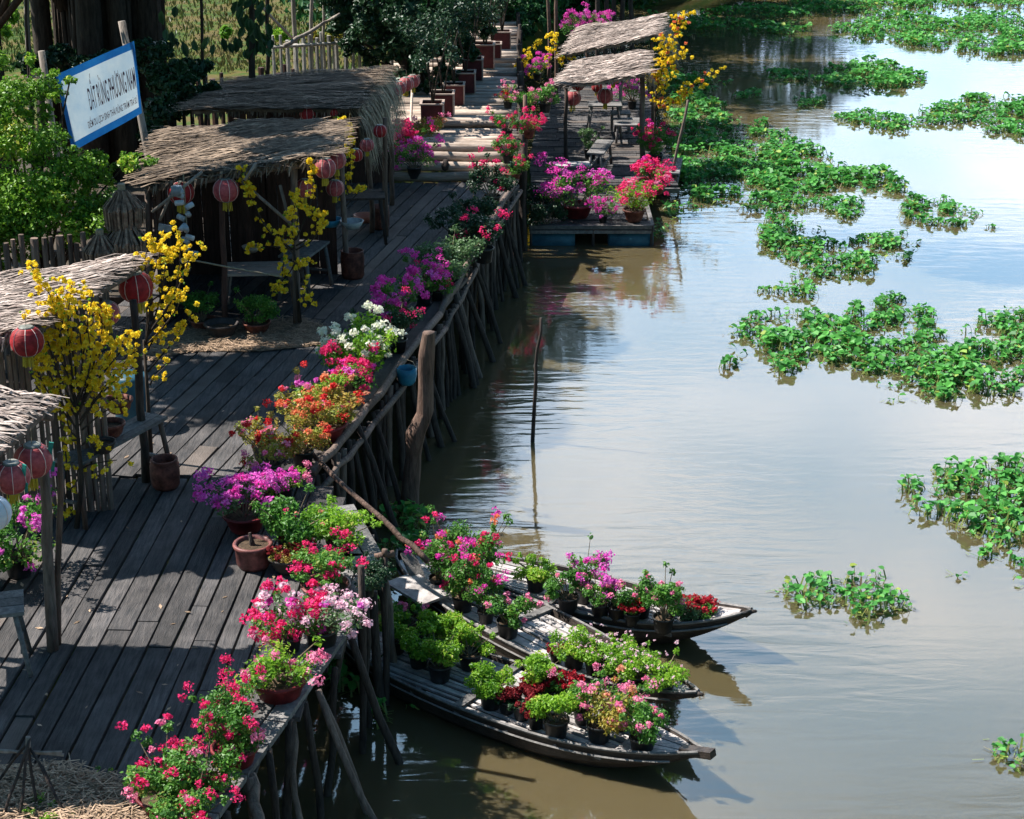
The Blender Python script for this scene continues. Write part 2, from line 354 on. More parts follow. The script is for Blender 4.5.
mb = MB(); mb.add([(-30, 11, LAND + .004), (-5.5, 11, LAND + .004), (-4.6, 20, LAND + .004), (-3.9, 30, LAND + .004), (-3.3, 38.4, LAND + .004), (-20, 37, LAND + .004), (-30, 37, LAND + .004)], [(0, 1, 2, 3, 4, 5, 6)], .5)
tag(mb.build('dirt_yard', 'yard_dirt'), kind='structure')

# ---- planked boardwalk
def clip_line(poly, o, d):
    ts = []
    for i in range(len(poly)):
        a = Vector(poly[i]); b = Vector(poly[(i + 1) % len(poly)]); e = b - a
        den = d.x * e.y - d.y * e.x
        if abs(den) < 1e-9: continue
        w = a - o; t = (w.x * e.y - w.y * e.x) / den; s = (w.x * d.y - w.y * d.x) / den
        if 0 <= s < 1: ts.append(t)
    ts.sort(); return [(ts[i], ts[i + 1]) for i in range(0, len(ts) - 1, 2)]
def planks(mb, poly, d, w, z, gap=.018, th=.045, lmin=2.2, lmax=5.0):
    d = Vector(d).normalized(); s = Vector((d.y, -d.x))
    vals = [Vector(p).dot(s) for p in poly]; v = min(vals)
    while v < max(vals):
        ww = w * random.uniform(.8, 1.2); c = v + ww / 2
        for (t0, t1) in clip_line(poly, s * c, d):
            t = t0 + random.uniform(-.0, .03); t1e = t1 + random.uniform(-.04, .06)
            first = True
            while t < t1e - .05:
                L = random.uniform(lmin, lmax) * (random.random() if first else 1); first = False
                L = max(L, .5); e = min(t + L, t1e)
                if t1e - e < .4: e = t1e
                a = s * c + d * (t + .006); b = s * c + d * (e - .006)
                zz = z - th / 2 + random.uniform(-.008, .008); n = max(1, int((e - t) / .7)); r = random.random()
                g = ww / 2 - gap / 2; pts = []
                for i in range(n + 1):
                    q = a.lerp(b, i / n); jl = random.uniform(-.007, .004); jr = random.uniform(-.007, .004); jz = random.uniform(-.004, .004)
                    for (sd, hz) in ((-(g + jl), -th / 2), (-(g + jl), th / 2), ((g + jr), th / 2), ((g + jr), -th / 2)):
                        pts.append((q.x + s.x * sd, q.y + s.y * sd, zz + hz + jz))
                fs = [(0, 1, 2, 3), tuple(4 * n + k for k in (3, 2, 1, 0))]
                for i in range(n):
                    for k in range(4): fs.append((4 * i + k, 4 * i + 4 + k, 4 * i + 4 + (k + 1) % 4, 4 * i + (k + 1) % 4))
                mb.add(pts, fs, r); t = e
        v += ww
EDGE_F = [(-2.55, 10.3), (-2.24, 11.58), (-1.9, 12.9), (-1.51, 14.51), (-1.32, 16.1), (-1.7, 17.3), (-2.18, 18.16)]
EDGE_M = [(-2.18, 18.19), (-1.76, 20.1), (-1.0, 23.8), (-.5, 27.8), (.08, 31.6)]
bw = empty('boardwalk', (-3, 18, 0)); tag(bw, 'weathered dark plank boardwalk on wooden piles along the river bank', kind='structure')
def child(mbuilder, name, mats, parent, smooth=False):
    o = mbuilder.build(name, mats, parent, smooth); o.matrix_parent_inverse = Matrix.Identity(4)
    o.location = -Vector(parent.location); return o
mb = MB(); planks(mb, [(-7.5, 10.3)] + EDGE_F + [(-7.5, 18.16)], (.045, 1), .20, DECK, gap=.022)
child(mb, 'front_planks', 'deck_wood', bw)
mb = MB(); planks(mb, [(-6.6, 18.19)] + EDGE_M + [(-4.9, 31.6), (-5.6, 24)], (.21, 1), .20, DECK)
child(mb, 'back_planks', 'deck_wood', bw)
# joists, darkness under the deck is real shade
mb = MB()
for y in np.arange(10.6, 31.5, 1.2):
    xr = np.interp(y, [p[1] for p in EDGE_F + EDGE_M[1:]], [p[0] for p in EDGE_F + EDGE_M[1:]])
    mb.beam((-7.5, y, DECK - .13), (xr - .06, y, DECK - .13), .1, .12)
child(mb, 'joist', 'dark_post', bw)
# edge boards and log
mb = MB()
E2 = EDGE_F[:6]
for i in range(len(E2) - 1):
    a, b = Vector((*E2[i], DECK + .03)), Vector((*E2[i + 1], DECK + .03)); d = (b - a).normalized(); sd = Vector((d.y, -d.x, 0))
    for off, w in ((-.05, .17), (-.24, .17)):
        q = 0.0; L = (b - a).length
        while q < L:
            l = random.uniform(.45, 1.1); e = min(q + l, L)
            mb.beam(a + d * (q + .01) + sd * off, a + d * (e - .01) + sd * off, w, .05, random.random()); q = e
child(mb, 'edge_board', 'grey_plank', bw)
mb = MB()
def wob(a, b, n, j):
    a = Vector(a); b = Vector(b); return [a.lerp(b, i / n) + Vector((random.uniform(-j, j), random.uniform(-j, j), random.uniform(-j, j) * .6)) * (0 if i in (0, n) else 1) for i in range(n + 1)]
for i in range(len(EDGE_M) - 1):
    a, b = Vector((*EDGE_M[i], DECK + .04)), Vector((*EDGE_M[i + 1], DECK + .04)); mb.tube(wob(a, b, 6, .03), .05, 7)
    mb.tube(wob(a + Vector((.08, 0, -.2)), b + Vector((.08, 0, -.2)), 6, .03), .04, 7)
child(mb, 'edge_log', 'pale_post', bw, True)
def along(poly, step):
    out = []; acc = 0
    for i in range(len(poly) - 1):
        a, b = Vector(poly[i]), Vector(poly[i + 1]); L = (b - a).length; t = acc
        while t < L: out.append(a.lerp(b, t / L)); t += step * random.uniform(.8, 1.2)
        acc = t - L
    return out
pile_pts = along(EDGE_M, .20)[:72] + along(E2, .42)
for i, p in enumerate(pile_pts):
    mb = MB(); lean = random.uniform(-.12, .2) if random.random() < .8 else random.uniform(.3, .65); r = random.uniform(.03, .055)
    lo = Vector((p.x + .03 + lean, p.y + random.uniform(-.15, .1), -.4)); hi = Vector((p.x + .04, p.y, DECK + random.uniform(-.12, .03)))
    mb.tube(wob(lo, hi, 4, .025), [r, r, r * .95, r * .9, r * .85], 6)
    child(mb, 'pile', random.choice(['dark_post', 'dark_post', 'pale_post']), bw, True)
# long leaning props at the front edge
for a, b, r in [((318, 690, DECK), (372, 822, None), .03), ((292, 715, DECK), (300, 822, None), .028), ((250, 775, DECK), (262, 830, None), .05), ((352, 615, DECK), (330, 700, None), .03)]:
    top = U(*a); bot = U(b[0], b[1], .0) if b[1] < 760 else P(b[0], b[1], top.y - .3)
    mb = MB(); d = (bot - top); mb.tube(wob(top, bot + d * .25, 5, .03), r, 7); child(mb, 'pile', 'pale_post', bw, True)

# ---- raised bamboo path with log steps
bp_ = empty('bamboo_path', (-1.1, 32, 0)); tag(bp_, 'pale bamboo pole walkway climbing away beyond three log steps', kind='structure')
mb = MB(); y = 32.55
while y < 54:
    r = random.uniform(.055, .085); xo = random.uniform(-.1, .05)
    up = random.uniform(.03, .07) if random.random() < .3 else random.uniform(-.035, .01); zt = PATH - r + up
    pts = wob((-2.75 + xo, y, zt), (.12 + random.uniform(-.05, .1), y + random.uniform(-.05, .05), zt + random.uniform(-.02, .02)), 5, .02)
    mb.tube(pts, r, 7, random.random()); y += r * 2 + random.uniform(.0, .09)
child(mb, 'bamboo_poles', 'bamboo', bp_, True)
for (y, z) in ((31.72, DECK + .07), (31.95, DECK + .20), (32.2, DECK + .33), (32.5, DECK + .43)):
    mb = MB(); mb.tube(wob((-2.75, y, z), (.1, y + .02, z), 6, .02), .088, 9, random.random()); child(mb, 'log_step', 'bamboo', bp_, True)
mb = MB()
for x in (-2.5, -1.2, 0): mb.tube([(x, 31.7, PATH - .2), (x, 54, PATH - .2)], .07, 7)
child(mb, 'bearer', 'dark_post', bp_, True)
for i in range(62):
    mb = MB(); y = 31.9 + i * .25; x = .17 + random.uniform(-.02, .03); r = random.uniform(.04, .065)
    mb.tube(wob((x + .05, y, -.4), (x, y, PATH + random.uniform(-.1, .45)), 4, .03), r, 6)
    child(mb, 'pile', 'dark_post', bp_, True)

# ------------------------------------------------------------------ plants
def pot_profile(kind):
    if kind == 'nursery': return [(0, 0), (.105, 0), (.108, .01), (.135, .185), (.145, .187), (.147, .215), (.137, .215), (.133, .175)], .175, 'black_pot'
    if kind == 'small': return [(0, 0), (.075, 0), (.078, .01), (.098, .14), (.106, .142), (.107, .165), (.099, .165), (.096, .135)], .135, 'black_pot'
    if kind == 'clay': return [(0, 0), (.10, 0), (.12, .04), (.16, .17), (.178, .175), (.178, .205), (.162, .205), (.155, .17)], .17, 'clay'
    if kind == 'red': return [(0, 0), (.13, 0), (.15, .02), (.20, .17), (.225, .178), (.225, .205), (.205, .205), (.19, .16)], .16, 'red_pot'
    if kind == 'dish': return [(0, 0), (.13, 0), (.17, .03), (.205, .10), (.235, .11), (.235, .135), (.21, .135), (.19, .09)], .09, 'pink_glaze'
    if kind == 'bowl': return [(0, 0), (.13, 0), (.17, .04), (.225, .16), (.24, .165), (.24, .19), (.225, .19), (.20, .13)], .13, 'dark_clay'
    if kind == 'basin': return [(0, 0), (.14, 0), (.19, .06), (.22, .14), (.235, .145), (.235, .17), (.215, .17), (.20, .12)], .12, 'clay'
SPEC = {  # leafmat, R(width), H(height of foliage), nleaf, leafsize, [(petal, nclusters, clusterR)], lobes
    'green': ('leaf_lime', .21, .26, 620, .045, [], 9),
    'green_bud': ('leaf_lime', .21, .25, 560, .042, [('pale_pink', 14, .022)], 9),
    'green_pink': ('leaf_green', .21, .30, 480, .048, [('pink', 5, .05)], 8),
    'tall_pink': ('leaf_green', .22, .50, 640, .05, [('pink', 4, .05)], 11),
    'tall_magenta': ('leaf_green', .25, .60, 560, .05, [('magenta', 6, .07), ('crimson', 5, .055), ('orange', 2, .05)], 11),
    'magenta_spray': ('leaf_green', .20, .42, 220, .045, [('purple', 9, .07), ('magenta', 3, .05)], 7),
    'rose_ball': ('leaf_green', .24, .38, 430, .048, [('pink', 8, .065)], 9),
    'mixed_rose': ('autumn_leaf', .26, .38, 420, .045, [('pink', 7, .065), ('salmon', 3, .05)], 9),
    'burgundy': ('leaf_dark', .12, .09, 90, .04, [('burgundy', 16, .045)], 4),
    'bright_red': ('leaf_green', .13, .10, 120, .04, [('wine', 14, .045)], 4),
    'crimson': ('leaf_green', .27, .40, 520, .048, [('crimson', 14, .065)], 9),
    'crimson_few': ('leaf_green', .27, .42, 640, .05, [('crimson', 13, .06), ('pink', 3, .05)], 11),
    'crimson_dense': ('leaf_green', .25, .30, 260, .045, [('crimson', 24, .065), ('magenta', 4, .05)], 8),
    'pale_pink': ('leaf_soft', .25, .28, 220, .045, [('pale_pink', 18, .06), ('purple', 4, .045), ('crimson', 3, .05)], 8),
    'pink_low': ('leaf_lime', .26, .24, 360, .045, [('pink', 9, .055)], 8),
    'white': ('leaf_lime', .33, .38, 640, .05, [('white', 26, .055)], 11),
    'orange': ('autumn_leaf', .27, .36, 480, .045, [('orange', 7, .055), ('red', 4, .05)], 9),
    'rust': ('autumn_leaf', .25, .36, 340, .045, [('red', 6, .05), ('pink', 5, .05)], 8),
    'purple_lime': ('leaf_lime', .25, .34, 430, .045, [('purple', 6, .055), ('salmon', 4, .05)], 9),
    'purple_dense': ('leaf_soft', .26, .32, 300, .045, [('magenta', 10, .06), ('purple', 24, .07)], 8),
    'magenta_dense': ('leaf_green', .30, .40, 380, .05, [('magenta', 26, .07), ('purple', 6, .06)], 9),
    'crimson_big': ('leaf_lime', .34, .44, 420, .05, [('crimson', 26, .075), ('pink', 5, .06)], 10),
    'magenta_big': ('leaf_green', .36, .46, 380, .05, [('magenta', 26, .08), ('purple', 10, .07)], 10),
    'bush': ('leaf_green', .27, .34, 900, .048, [('crimson', 2, .04)], 11),
    'bush_lime': ('leaf_lime', .30, .34, 980, .048, [('salmon', 3, .035)], 11),
    'soft': ('leaf_soft', .33, .36, 950, .045, [], 12),
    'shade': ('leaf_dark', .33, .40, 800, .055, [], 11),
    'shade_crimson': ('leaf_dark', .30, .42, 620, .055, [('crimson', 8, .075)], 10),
    'shrub': ('leaf_green', .28, .50, 900, .045, [], 12),
    'petunia': ('leaf_green', .34, .40, 520, .05, [('purple', 18, .055)], 10),
    'dry': ('autumn_leaf', .20, .12, 260, .03, [('burgundy', 10, .05)], 6),
    'twig': ('leaf_soft', .14, .16, 30, .03, [], 4),
    'reeds': ('leaf_soft', .2, .4, 200, .06, [], 8),
}
PROTO = {}
def plant_proto(kind, pot, var):
    key = (kind, pot, var)
    if key in PROTO: return PROTO[key]
    lm, R, H, nl, ls, fl, nlob = SPEC[kind]; R *= 1.15; H *= 1.12; nl = int(nl * 2.8); ls *= .72; seed = abs(hash_str(kind + pot + str(var))) % 100000
    rng = np.random.default_rng(seed); rs = random.Random(seed)
    parts = []; z0 = 0
    if pot != 'none':
        prof, z0, pm = pot_profile(pot); ps = .76 if pot == 'nursery' else .84; prof = [(a * ps, b * ps) for a, b in prof]; z0 *= ps; mb = MB(); mb.lathe(prof, 18); parts.append(('pot', mb.mesh('pot', pm, True), None))
        mb = MB(); rr = prof[-1][0]; mb.lathe([(rr, z0 - .002), (rr * .5, z0 + .006), (0.0, z0 + .01)], 14); parts.append(('soil', mb.mesh('soil', 'soil', True), None))
    lob = []; rad = []; stems = MB()
    for i in range(nlob):
        a = rs.random() * 6.28; q = math.sqrt(rs.random()) * R * .72; zz = z0 + H * (.22 + .62 * rs.random()) * (1 - .35 * q / R)
        c = (q * math.cos(a), q * math.sin(a), zz); lob.append(c); r0 = R * rs.uniform(.28, .44); rad.append((r0, r0, r0 * rs.uniform(.6, .85)))
        stems.tube([(c[0] * .12, c[1] * .12, max(z0 - .02, 0)), (c[0] * .55, c[1] * .5, z0 + (zz - z0) * .5), c], [.009, .006, .003], 4)
    for i in range(3):
        a = rs.random() * 6.28; c = (R * .9 * math.cos(a), R * .9 * math.sin(a), z0 + H * rs.uniform(.5, .98)); lob.append(c); rad.append((R * .14,) * 3)
        stems.tube([(0, 0, max(z0, 0)), (c[0] * .5, c[1] * .5, z0 + (c[2] - z0) * .6), c], [.007, .005, .003], 4)
    parts.append(('stems', stems.mesh('stems', 'stem'), None))
    mb = MB(); leaf_cloud(mb, lob, rad, nl, ls, rng, shell=.15, zmin=max(z0 - .02, .0))
    parts.append(('foliage', mb.mesh('foliage', lm), None))
    if fl:
        mb = MB(); mats = []
        for mi, (pc, k, cr_) in enumerate(fl):
            k = int(k * 1.6)
            mats.append('petal_' + pc)
            for j in range(k):
                if kind in ('burgundy', 'bright_red', 'dry'):
                    a = rs.random() * 6.28; q = math.sqrt(rs.random()) * R; c = (q * math.cos(a), q * math.sin(a), z0 + H * rs.uniform(.7, 1.1))
                else:
                    b = lob[rs.randrange(len(lob))]; dd = unit(rng.normal(size=(1, 3)) + np.array([[b[0] / R, b[1] / R - .25, .9]]))[0]
                    c = np.array(b) + dd * R * .36
                petal_ball(mb, c, cr_ * rs.uniform(.55, 1.1), int(34 if cr_ > .04 else 8), .025 if cr_ > .04 else .018, rng, mi)
        parts.append(('blossoms', mb.mesh('blossoms', mats), None))
    PROTO[key] = parts; return parts
def hash_str(s):
    h = 5381
    for ch in s: h = (h * 33 + ord(ch)) & 0x7fffffff
    return h
ROOTS = []
def plant(kind, pot, at, s, label, group=None, var=0, z=DECK, wide=None, name=None):
    """at: pixel of the pot's foot; s: scale"""
    p = U(at[0], at[1], z) if len(at) == 2 else Vector(at)
    r = empty(name or ('potted_plant' if pot != 'none' else 'flowering_shrub'), p, label, 'potted plant' if pot != 'none' else 'shrub', group, random.uniform(0, 6.28))
    r.scale = (s * (wide or 1), s * (wide or 1), s)
    for (n, me, _) in plant_proto(kind, pot, var):
        o = bpy.data.objects.new(n, me); COL.objects.link(o); o.parent = pt if n == 'soil' else r
        if n == 'pot': pt = o
    return r

# ------------------------------------------------------------------ sampans
def sampan(label, A, B, W, bow_rise, stern_rise, solid=(.15, .84), block=False):
    A = Vector((*A, 0)); B = Vector((*B, 0)); d = (B - A); L = d.length; ang = math.atan2(d.y, d.x)
    root = empty('sampan', A, label, 'boat', 'wooden sampans moored beside the boardwalk', ang)
    def hw(t): return max(W / 2 * (max(0, 4 * t * (1 - t)) ** (.55 if t < .5 else .72)), .045 if block else .018)
    def shear(t): return .27 + bow_rise * max(0, (t - .62) / .38) ** 2.2 + stern_rise * max(0, (.25 - t) / .25) ** 2.0
    def keel(t): return -.10 + (shear(1.0) + .10 - .035) * max(0, (t - .60) / .40) ** 1.9 + (stern_rise + .2) * max(0, (.2 - t) / .2) ** 1.8
    N = 40
    def section(t, off=0.0):
        w = hw(t) - off; g = shear(t); k = min(keel(t) + off, g - .05)
        return [(-w, g), (-w * .93, k + (g - k) * .45), (-w * .62, k), (w * .62, k), (w * .93, k + (g - k) * .45), (w, g)]
    mb = MB(); vs = []; fs = []
    for i in range(N + 1):
        t = i / N
        o = section(t); inn = section(t, .025)
        inn[0] = (inn[0][0], o[0][1]); inn[-1] = (inn[-1][0], o[-1][1])
        vs += [(t * L, y, z) for y, z in o + inn[::-1]]
    for i in range(N):
        for k in range(12):
            fs.append((i * 12 + k, i * 12 + (k + 1) % 12, i * 12 + 12 + (k + 1) % 12, i * 12 + 12 + k))
    fs.append(tuple(range(11, -1, -1))); fs.append(tuple(N * 12 + k for k in range(12)))
    mb.add(vs, fs, .5); hull = mb.build('hull', 'hull_wood', root)
    for sgn in (-1, 1):
        mb = MB(); mb.tube([(i / N * L, sgn * (hw(i / N) - .004), shear(i / N) + .012) for i in range(N + 1)], .017, 5, .6)
        mb.build('gunwale', 'grey_plank', hull)
        mb = MB(); mb.tube([(i / N * L, sgn * (hw(i / N) + .012) * .985, shear(i / N) - .07) for i in range(2, N - 1)], .012, 4, .6)
        mb.build('rubbing_strake', 'grey_plank', hull)
    # slatted deck
    mb = MB(); v = -W / 2 + .05; zt = BOAT
    while v < W / 2 - .04:
        w = random.choice([.035, .045, .06, .075]); c = v + w / 2
        ts = [i / 60 for i in range(61) if solid[0] < i / 60 < solid[1] and hw(i / 60) > abs(c) + w / 2 + .02]
        if len(ts) > 3:
            a, b_ = ts[0] * L, ts[-1] * L; q = a
            while q < b_ - .1:
                l = random.uniform(1.0, 2.4); e = min(q + l, b_)
                mb.beam((q, c, zt - .012 + random.uniform(-.004, .004)), (e - .015, c + random.uniform(-.006, .006), zt - .012 + random.uniform(-.004, .004)), w, .022, random.random()); q = e
        v += w + random.choice([.012, .018, .03, .045])
    mb.build('deck_slats', 'slat_wood', root)
    for t in (.2, .32, .45, .58, .70, .80):
        mb = MB(); mb.beam((t * L, -hw(t) + .01, zt - .05), (t * L, hw(t) - .01, zt - .05), .07, .05, random.random()); mb.build('thwart', 'grey_plank', root)
    mb = MB(); t = .50
    mb.beam((t * L * .9, -hw(t) + .0, zt + .012), (t * L * .9, hw(t), zt + .012), .10, .03, .2); mb.build('cross_board', 'grey_plank', root)
    # solid end decks following the sheer
    for (t0, t1, nm) in ((solid[1] - .01, .965, 'bow_deck'), (.035, solid[0] + .01, 'stern_deck')):
        mb = MB(); nn = 7
        for s_ in range(nn):
            y0, y1 = -1 + 2 * s_ / nn, -1 + 2 * (s_ + 1) / nn; n = 6; vs = []; jz = random.uniform(-.004, .004)
            for i in range(n + 1):
                t = t0 + (t1 - t0) * i / n; g = shear(t) - .012 + jz
                for (yy, z) in ((y0 * .97 + .01, g), (y1 * .97 - .01, g), (y1 * .97 - .01, g - .02), (y0 * .97 + .01, g - .02)): vs.append((t * L, yy * (hw(t) - .02), z))
            fs = [(0, 3, 2, 1), tuple(4 * n + k for k in range(4))]
            for i in range(n):
                for k in range(4): fs.append((4 * i + k, 4 * i + (k + 1) % 4, 4 * i + 4 + (k + 1) % 4, 4 * i + 4 + k))
            mb.add(vs, fs, random.random())
        mb.build(nm, 'slat_wood', root)
    if block: mb = MB(); mb.beam((L * .955, 0, shear(.95) - .02), (L * 1.03, 0, shear(1.0) + .02), .10, .07, .3); mb.build('stem_head', 'hull_wood', root)
    else: mb = MB(); mb.tube([(L * .985, 0, shear(.97) - .03), (L * 1.0, 0, shear(1.0) - .012), (L * 1.015, 0, shear(1.0) + .005)], [.03, .028, .015], 6); mb.build('stem_head', 'hull_wood', root, True)
    return root
sampan('nearest wooden sampan, its slatted deck crowded with green pots at both ends', U(338, 627, .3)[:2], U(700, 761, .3)[:2], 1.05, .13, .10, block=True)
sampan('middle wooden sampan wedged between the other two, a row of green bushes near its bow', U(398, 556, .3)[:2], U(697, 708, .3)[:2], .88, .20, .10, (.22, .90))
sampan('farthest wooden sampan with the longest pointed bow, carrying burgundy flowers near the tip', U(428, 552, .3)[:2], U(750, 631, .3)[:2], .92, .27, .10, (.12, .86))
# raised stern board
def board(name, a, b, w, h, mat, label, cat, up=(0, 0, 1)):
    mb = MB(); mb.beam(a, b, w, h, .5, up=up); o = mb.build(name, mat); return tag(o, label, cat)
board('plank', U(400, 578, .36), U(437, 600, .34), .40, .03, 'slat_wood', 'short broad plank bridging the sterns beside the pink flowering pots', 'plank')
board('plank', U(407, 552, .55), U(420, 583, .30), .16, .03, 'grey_plank', 'upright grey plank end leaning by the boat stern', 'plank')

B1 = 'potted plants on the nearest sampan'; B2 = 'potted plants on the middle sampan'; B3 = 'potted plants on the farthest sampan'
def bplant(kind, at, s, label, g, pot='nursery', var=0, wide=None): return plant(kind, pot, at, s * 1.0, label, g, var, z=BOAT, wide=wide)
bplant('green', (396, 652), 1.0, 'bright green bush at the boardwalk end of the nearest sampan, behind the thin posts', B1, var=1)
bplant('green', (419, 666), 1.0, 'bright green bush second from the boardwalk on the nearest sampan', B1, var=2)
bplant('green', (440, 680), 1.12, 'fullest yellow-green bush in front of its cluster on the near gunwale', B1, var=3)
bplant('green', (470, 668), 1.1, 'green bush on the water side of the leafy cluster on the nearest sampan', B1, var=4)
bplant('green', (430, 648), 1.0, 'green bush in the middle of the leafy cluster, hidden pot', B1, var=5)
bplant('green_pink', (408, 634), .9, 'green bush at the back of the leafy cluster beside the middle sampan', B1, var=1)
bplant('green', (455, 648), .95, 'green bush at the far side of the leafy cluster below the pink shrubs', B1, var=6)
bplant('green', (491, 707), 1.08, 'broad yellow-green bush in black pot left of the burgundy plants', B1, var=2)
bplant('green', (536, 696), 1.15, 'round bright green bush right behind the small burgundy plants', B1, var=3)
bplant('burgundy', (507, 712), 1.0, 'small burgundy plant closest to the broad yellow-green bush', B1, 'small', 1)
bplant('burgundy', (522, 718), 1.1, 'small burgundy plant at the near edge of its huddle', B1, 'small', 2)
bplant('burgundy', (533, 704), 1.1, 'small dusky burgundy plant in the middle of its huddle', B1, 'small', 3)
bplant('bright_red', (546, 702), 1.0, 'small red-topped plant at the far side of the burgundy huddle', B1, 'small', 1)
bplant('bright_red', (564, 700), 1.15, 'bright wine-red plant under the round green bush', B1, 'small', 2)
bplant('burgundy', (536, 727), 1.0, 'small dark plant squeezed against the large lime bush', B1, 'small', 4)
bplant('green', (556, 736), 1.15, 'large lime bush in black pot in front of the rose-pink blooms', B1, var=7)
bplant('mixed_rose', (599, 740), 1.12, 'rose-pink and salmon bougainvillea in a black pot on the nearest sampan', B1, var=1)
bplant('rose_ball', (583, 722), .95, 'pink bougainvillea half hidden behind the rose and salmon one', B1, var=2)
bplant('green_pink', (642, 753), 1.15, 'leggy green plant with one pink bloom, alone on the bow deck of the nearest sampan', B1, var=4)
bplant('rose_ball', (622, 728), .95, 'pink bloomed plant between the bow plant and the middle sampan', B1, var=3)
# middle sampan
bplant('tall_magenta', (463, 610), 1.1, 'tall crimson and magenta bougainvillea on the middle sampan', B2, var=1)
bplant('tall_magenta', (486, 622), .85, 'magenta bougainvillea leaning toward the water, beside the tallest one', B2, var=2)
bplant('green_pink', (508, 636), 1.15, 'wide green plant with pink buds alone on the middle sampan slats', B2, var=2)
bplant('green_bud', (574, 667), 1.1, 'green bush in black pot, first of the row toward the bow of the middle sampan', B2, var=1)
bplant('green_bud', (595, 675), 1.0, 'green bush with pale buds, second of the row on the middle sampan', B2, var=2)
bplant('green_bud', (612, 681), 1.0, 'green bush with pale buds, third of the row on the middle sampan', B2, var=3)
bplant('green_bud', (628, 671), .9, 'green bush on the far side of the row on the middle sampan', B2, var=4)
bplant('green_bud', (639, 689), 1.0, 'green bush with pale buds just before the last of the row', B2, var=5)
bplant('green_bud', (661, 699), 1.12, 'pale-budded green bush in black pot closest to the bow of the middle sampan', B2, var=6)
bplant('burgundy', (556, 662), .8, 'low purple plant beside the first green bush of the row', B2, 'small', 5)
# farthest sampan
bplant('tall_magenta', (439, 590), 1.0, 'tall leafy bougainvillea with few blooms at the stern of the farthest sampan', B3, var=3)
bplant('shrub', (455, 580), 1.15, 'tallest dark leafy shrub behind the magenta blooms by the piles', B3, var=1)
bplant('tall_magenta', (482, 588), 1.15, 'tallest orange-tipped bougainvillea standing over the flowers on the boats', B3, var=4)
bplant('green', (536, 590), 1.05, 'lime green bush in black pot between the tall flowers and the purple sprays', B3, var=8)
bplant('green_pink', (568, 611), 1.12, 'green plant in a large black pot in front of the purple sprays', B3, var=5)
bplant('magenta_spray', (585, 601), 1.15, 'purple bougainvillea spray held high on the farthest sampan', B3, var=1)
bplant('magenta_spray', (600, 616), 1.0, 'black pot with curved bare stem and purple blooms', B3, var=2)
bplant('green_pink', (617, 619), 1.0, 'green plant between the curved stem pot and the tall green plant', B3, var=6)
bplant('bright_red', (632, 624), 1.0, 'small brick-red plant in front of the green foliage on the farthest sampan', B3, 'small', 3)
bplant('green_pink', (641, 616), 1.0, 'leafy pink-tipped plant behind the small brick-red one', B3, var=7)
bplant('tall_pink', (663, 631), 1.05, 'tall green plant with pink tips near the bow of the farthest sampan', B3, var=1)
bplant('soft', (686, 626), .62, 'round grey-green bush beside the burgundy flowers on the bow', B3, var=1)
bplant('bright_red', (703, 625), 1.1, 'burgundy-red plant closest to the bow tip of the farthest sampan', B3, 'small', 4)
bplant('bright_red', (692, 617), .9, 'burgundy-red plant tucked behind the round grey-green bush', B3, 'small', 5)

# ------------------------------------------------------------------ deck edge plants
DG = 'potted plants along the river edge of the boardwalk'
def dplant(kind, pot, at, s, label, var=0, wide=None, z=DECK): return plant(kind, pot, at, s * 1.14, label, DG, var, z=z, wide=wide)
dplant('crimson_few', 'dish', (192, 838), .8, 'leafy red-flowered plant cut by the bottom edge of the photo', 1)
dplant('crimson_few', 'red', (166, 812), .9, 'large sprawling green bush with red blooms beside the straw bed', 2, 1.15)
dplant('crimson_few', 'dish', (205, 796), .85, 'green bush with a toppled pink pot rim at the nearest deck corner', 3)
dplant('crimson_few', 'red', (236, 768), 1.05, 'magenta-flowered bush in a dark red pot on the near deck edge', 4, .85)
dplant('crimson', 'clay', (228, 738), .8, 'upright crimson plant behind the dark red pot on the near edge', 5)
dplant('pink_low', 'red', (280, 700), 1.15, 'low pink-flowered plant in a dark red bowl, blooms drooping over the edge', 1)
dplant('crimson_dense', 'nursery', (287, 655), 1.15, 'dense crimson bougainvillea in a black pot left of the pale pink one', 1)
dplant('pale_pink', 'nursery', (322, 648), 1.1, 'pale pink and white bougainvillea at the deck edge above the boats', 1, 1.15)
dplant('crimson', 'dish', (326, 594), .85, 'crimson-flowered plant growing from a pink rimmed dish', 2, 1.25)
dplant('purple_dense', 'red', (246, 530), 1.0, 'bright purple bougainvillea above the bare stump bowl', 1, 1.1)
dplant('purple_dense', 'red', (264, 508), .85, 'smaller purple bougainvillea just behind the brightest purple one', 2)
dplant('bush', 'nursery', (292, 556), 1.15, 'dark glossy green bush beside the bare stump bowl', 1)
dplant('bush_lime', 'nursery', (340, 556), 1.0, 'yellow-green bush below the leaning branch', 1, 1.1)
dplant('dry', 'bowl', (290, 570), .95, 'low dark planter with reddish dried moss', 1)
dplant('shade', 'nursery', (368, 596), .62, 'dark leafy plant at the deck corner behind the two thin posts', 1, .9)
dplant('orange', 'nursery', (303, 466), 1.05, 'orange and lime plant in a black pot just above the leaning branch', 1)
dplant('rust', 'nursery', (270, 480), 1.1, 'reddish brown leaved plant behind the purple bougainvillea', 1)
dplant('rust', 'nursery', (262, 458), .9, 'small rust-leaved plant leaning out over the deck planks', 2)
dplant('orange', 'red', (322, 440), 1.15, 'salmon and orange bougainvillea in a red pot on the deck edge', 2, 1.25)
dplant('rust', 'nursery', (300, 425), 1.0, 'coral red bougainvillea leaning toward the planks', 3)
dplant('purple_lime', 'nursery', (325, 420), 1.1, 'lilac and lime plant between the salmon and the deep pink bougainvilleas', 1)
dplant('crimson_dense', 'nursery', (350, 405), 1.15, 'deep pink domed bougainvillea directly in front of the white blossoms', 2)
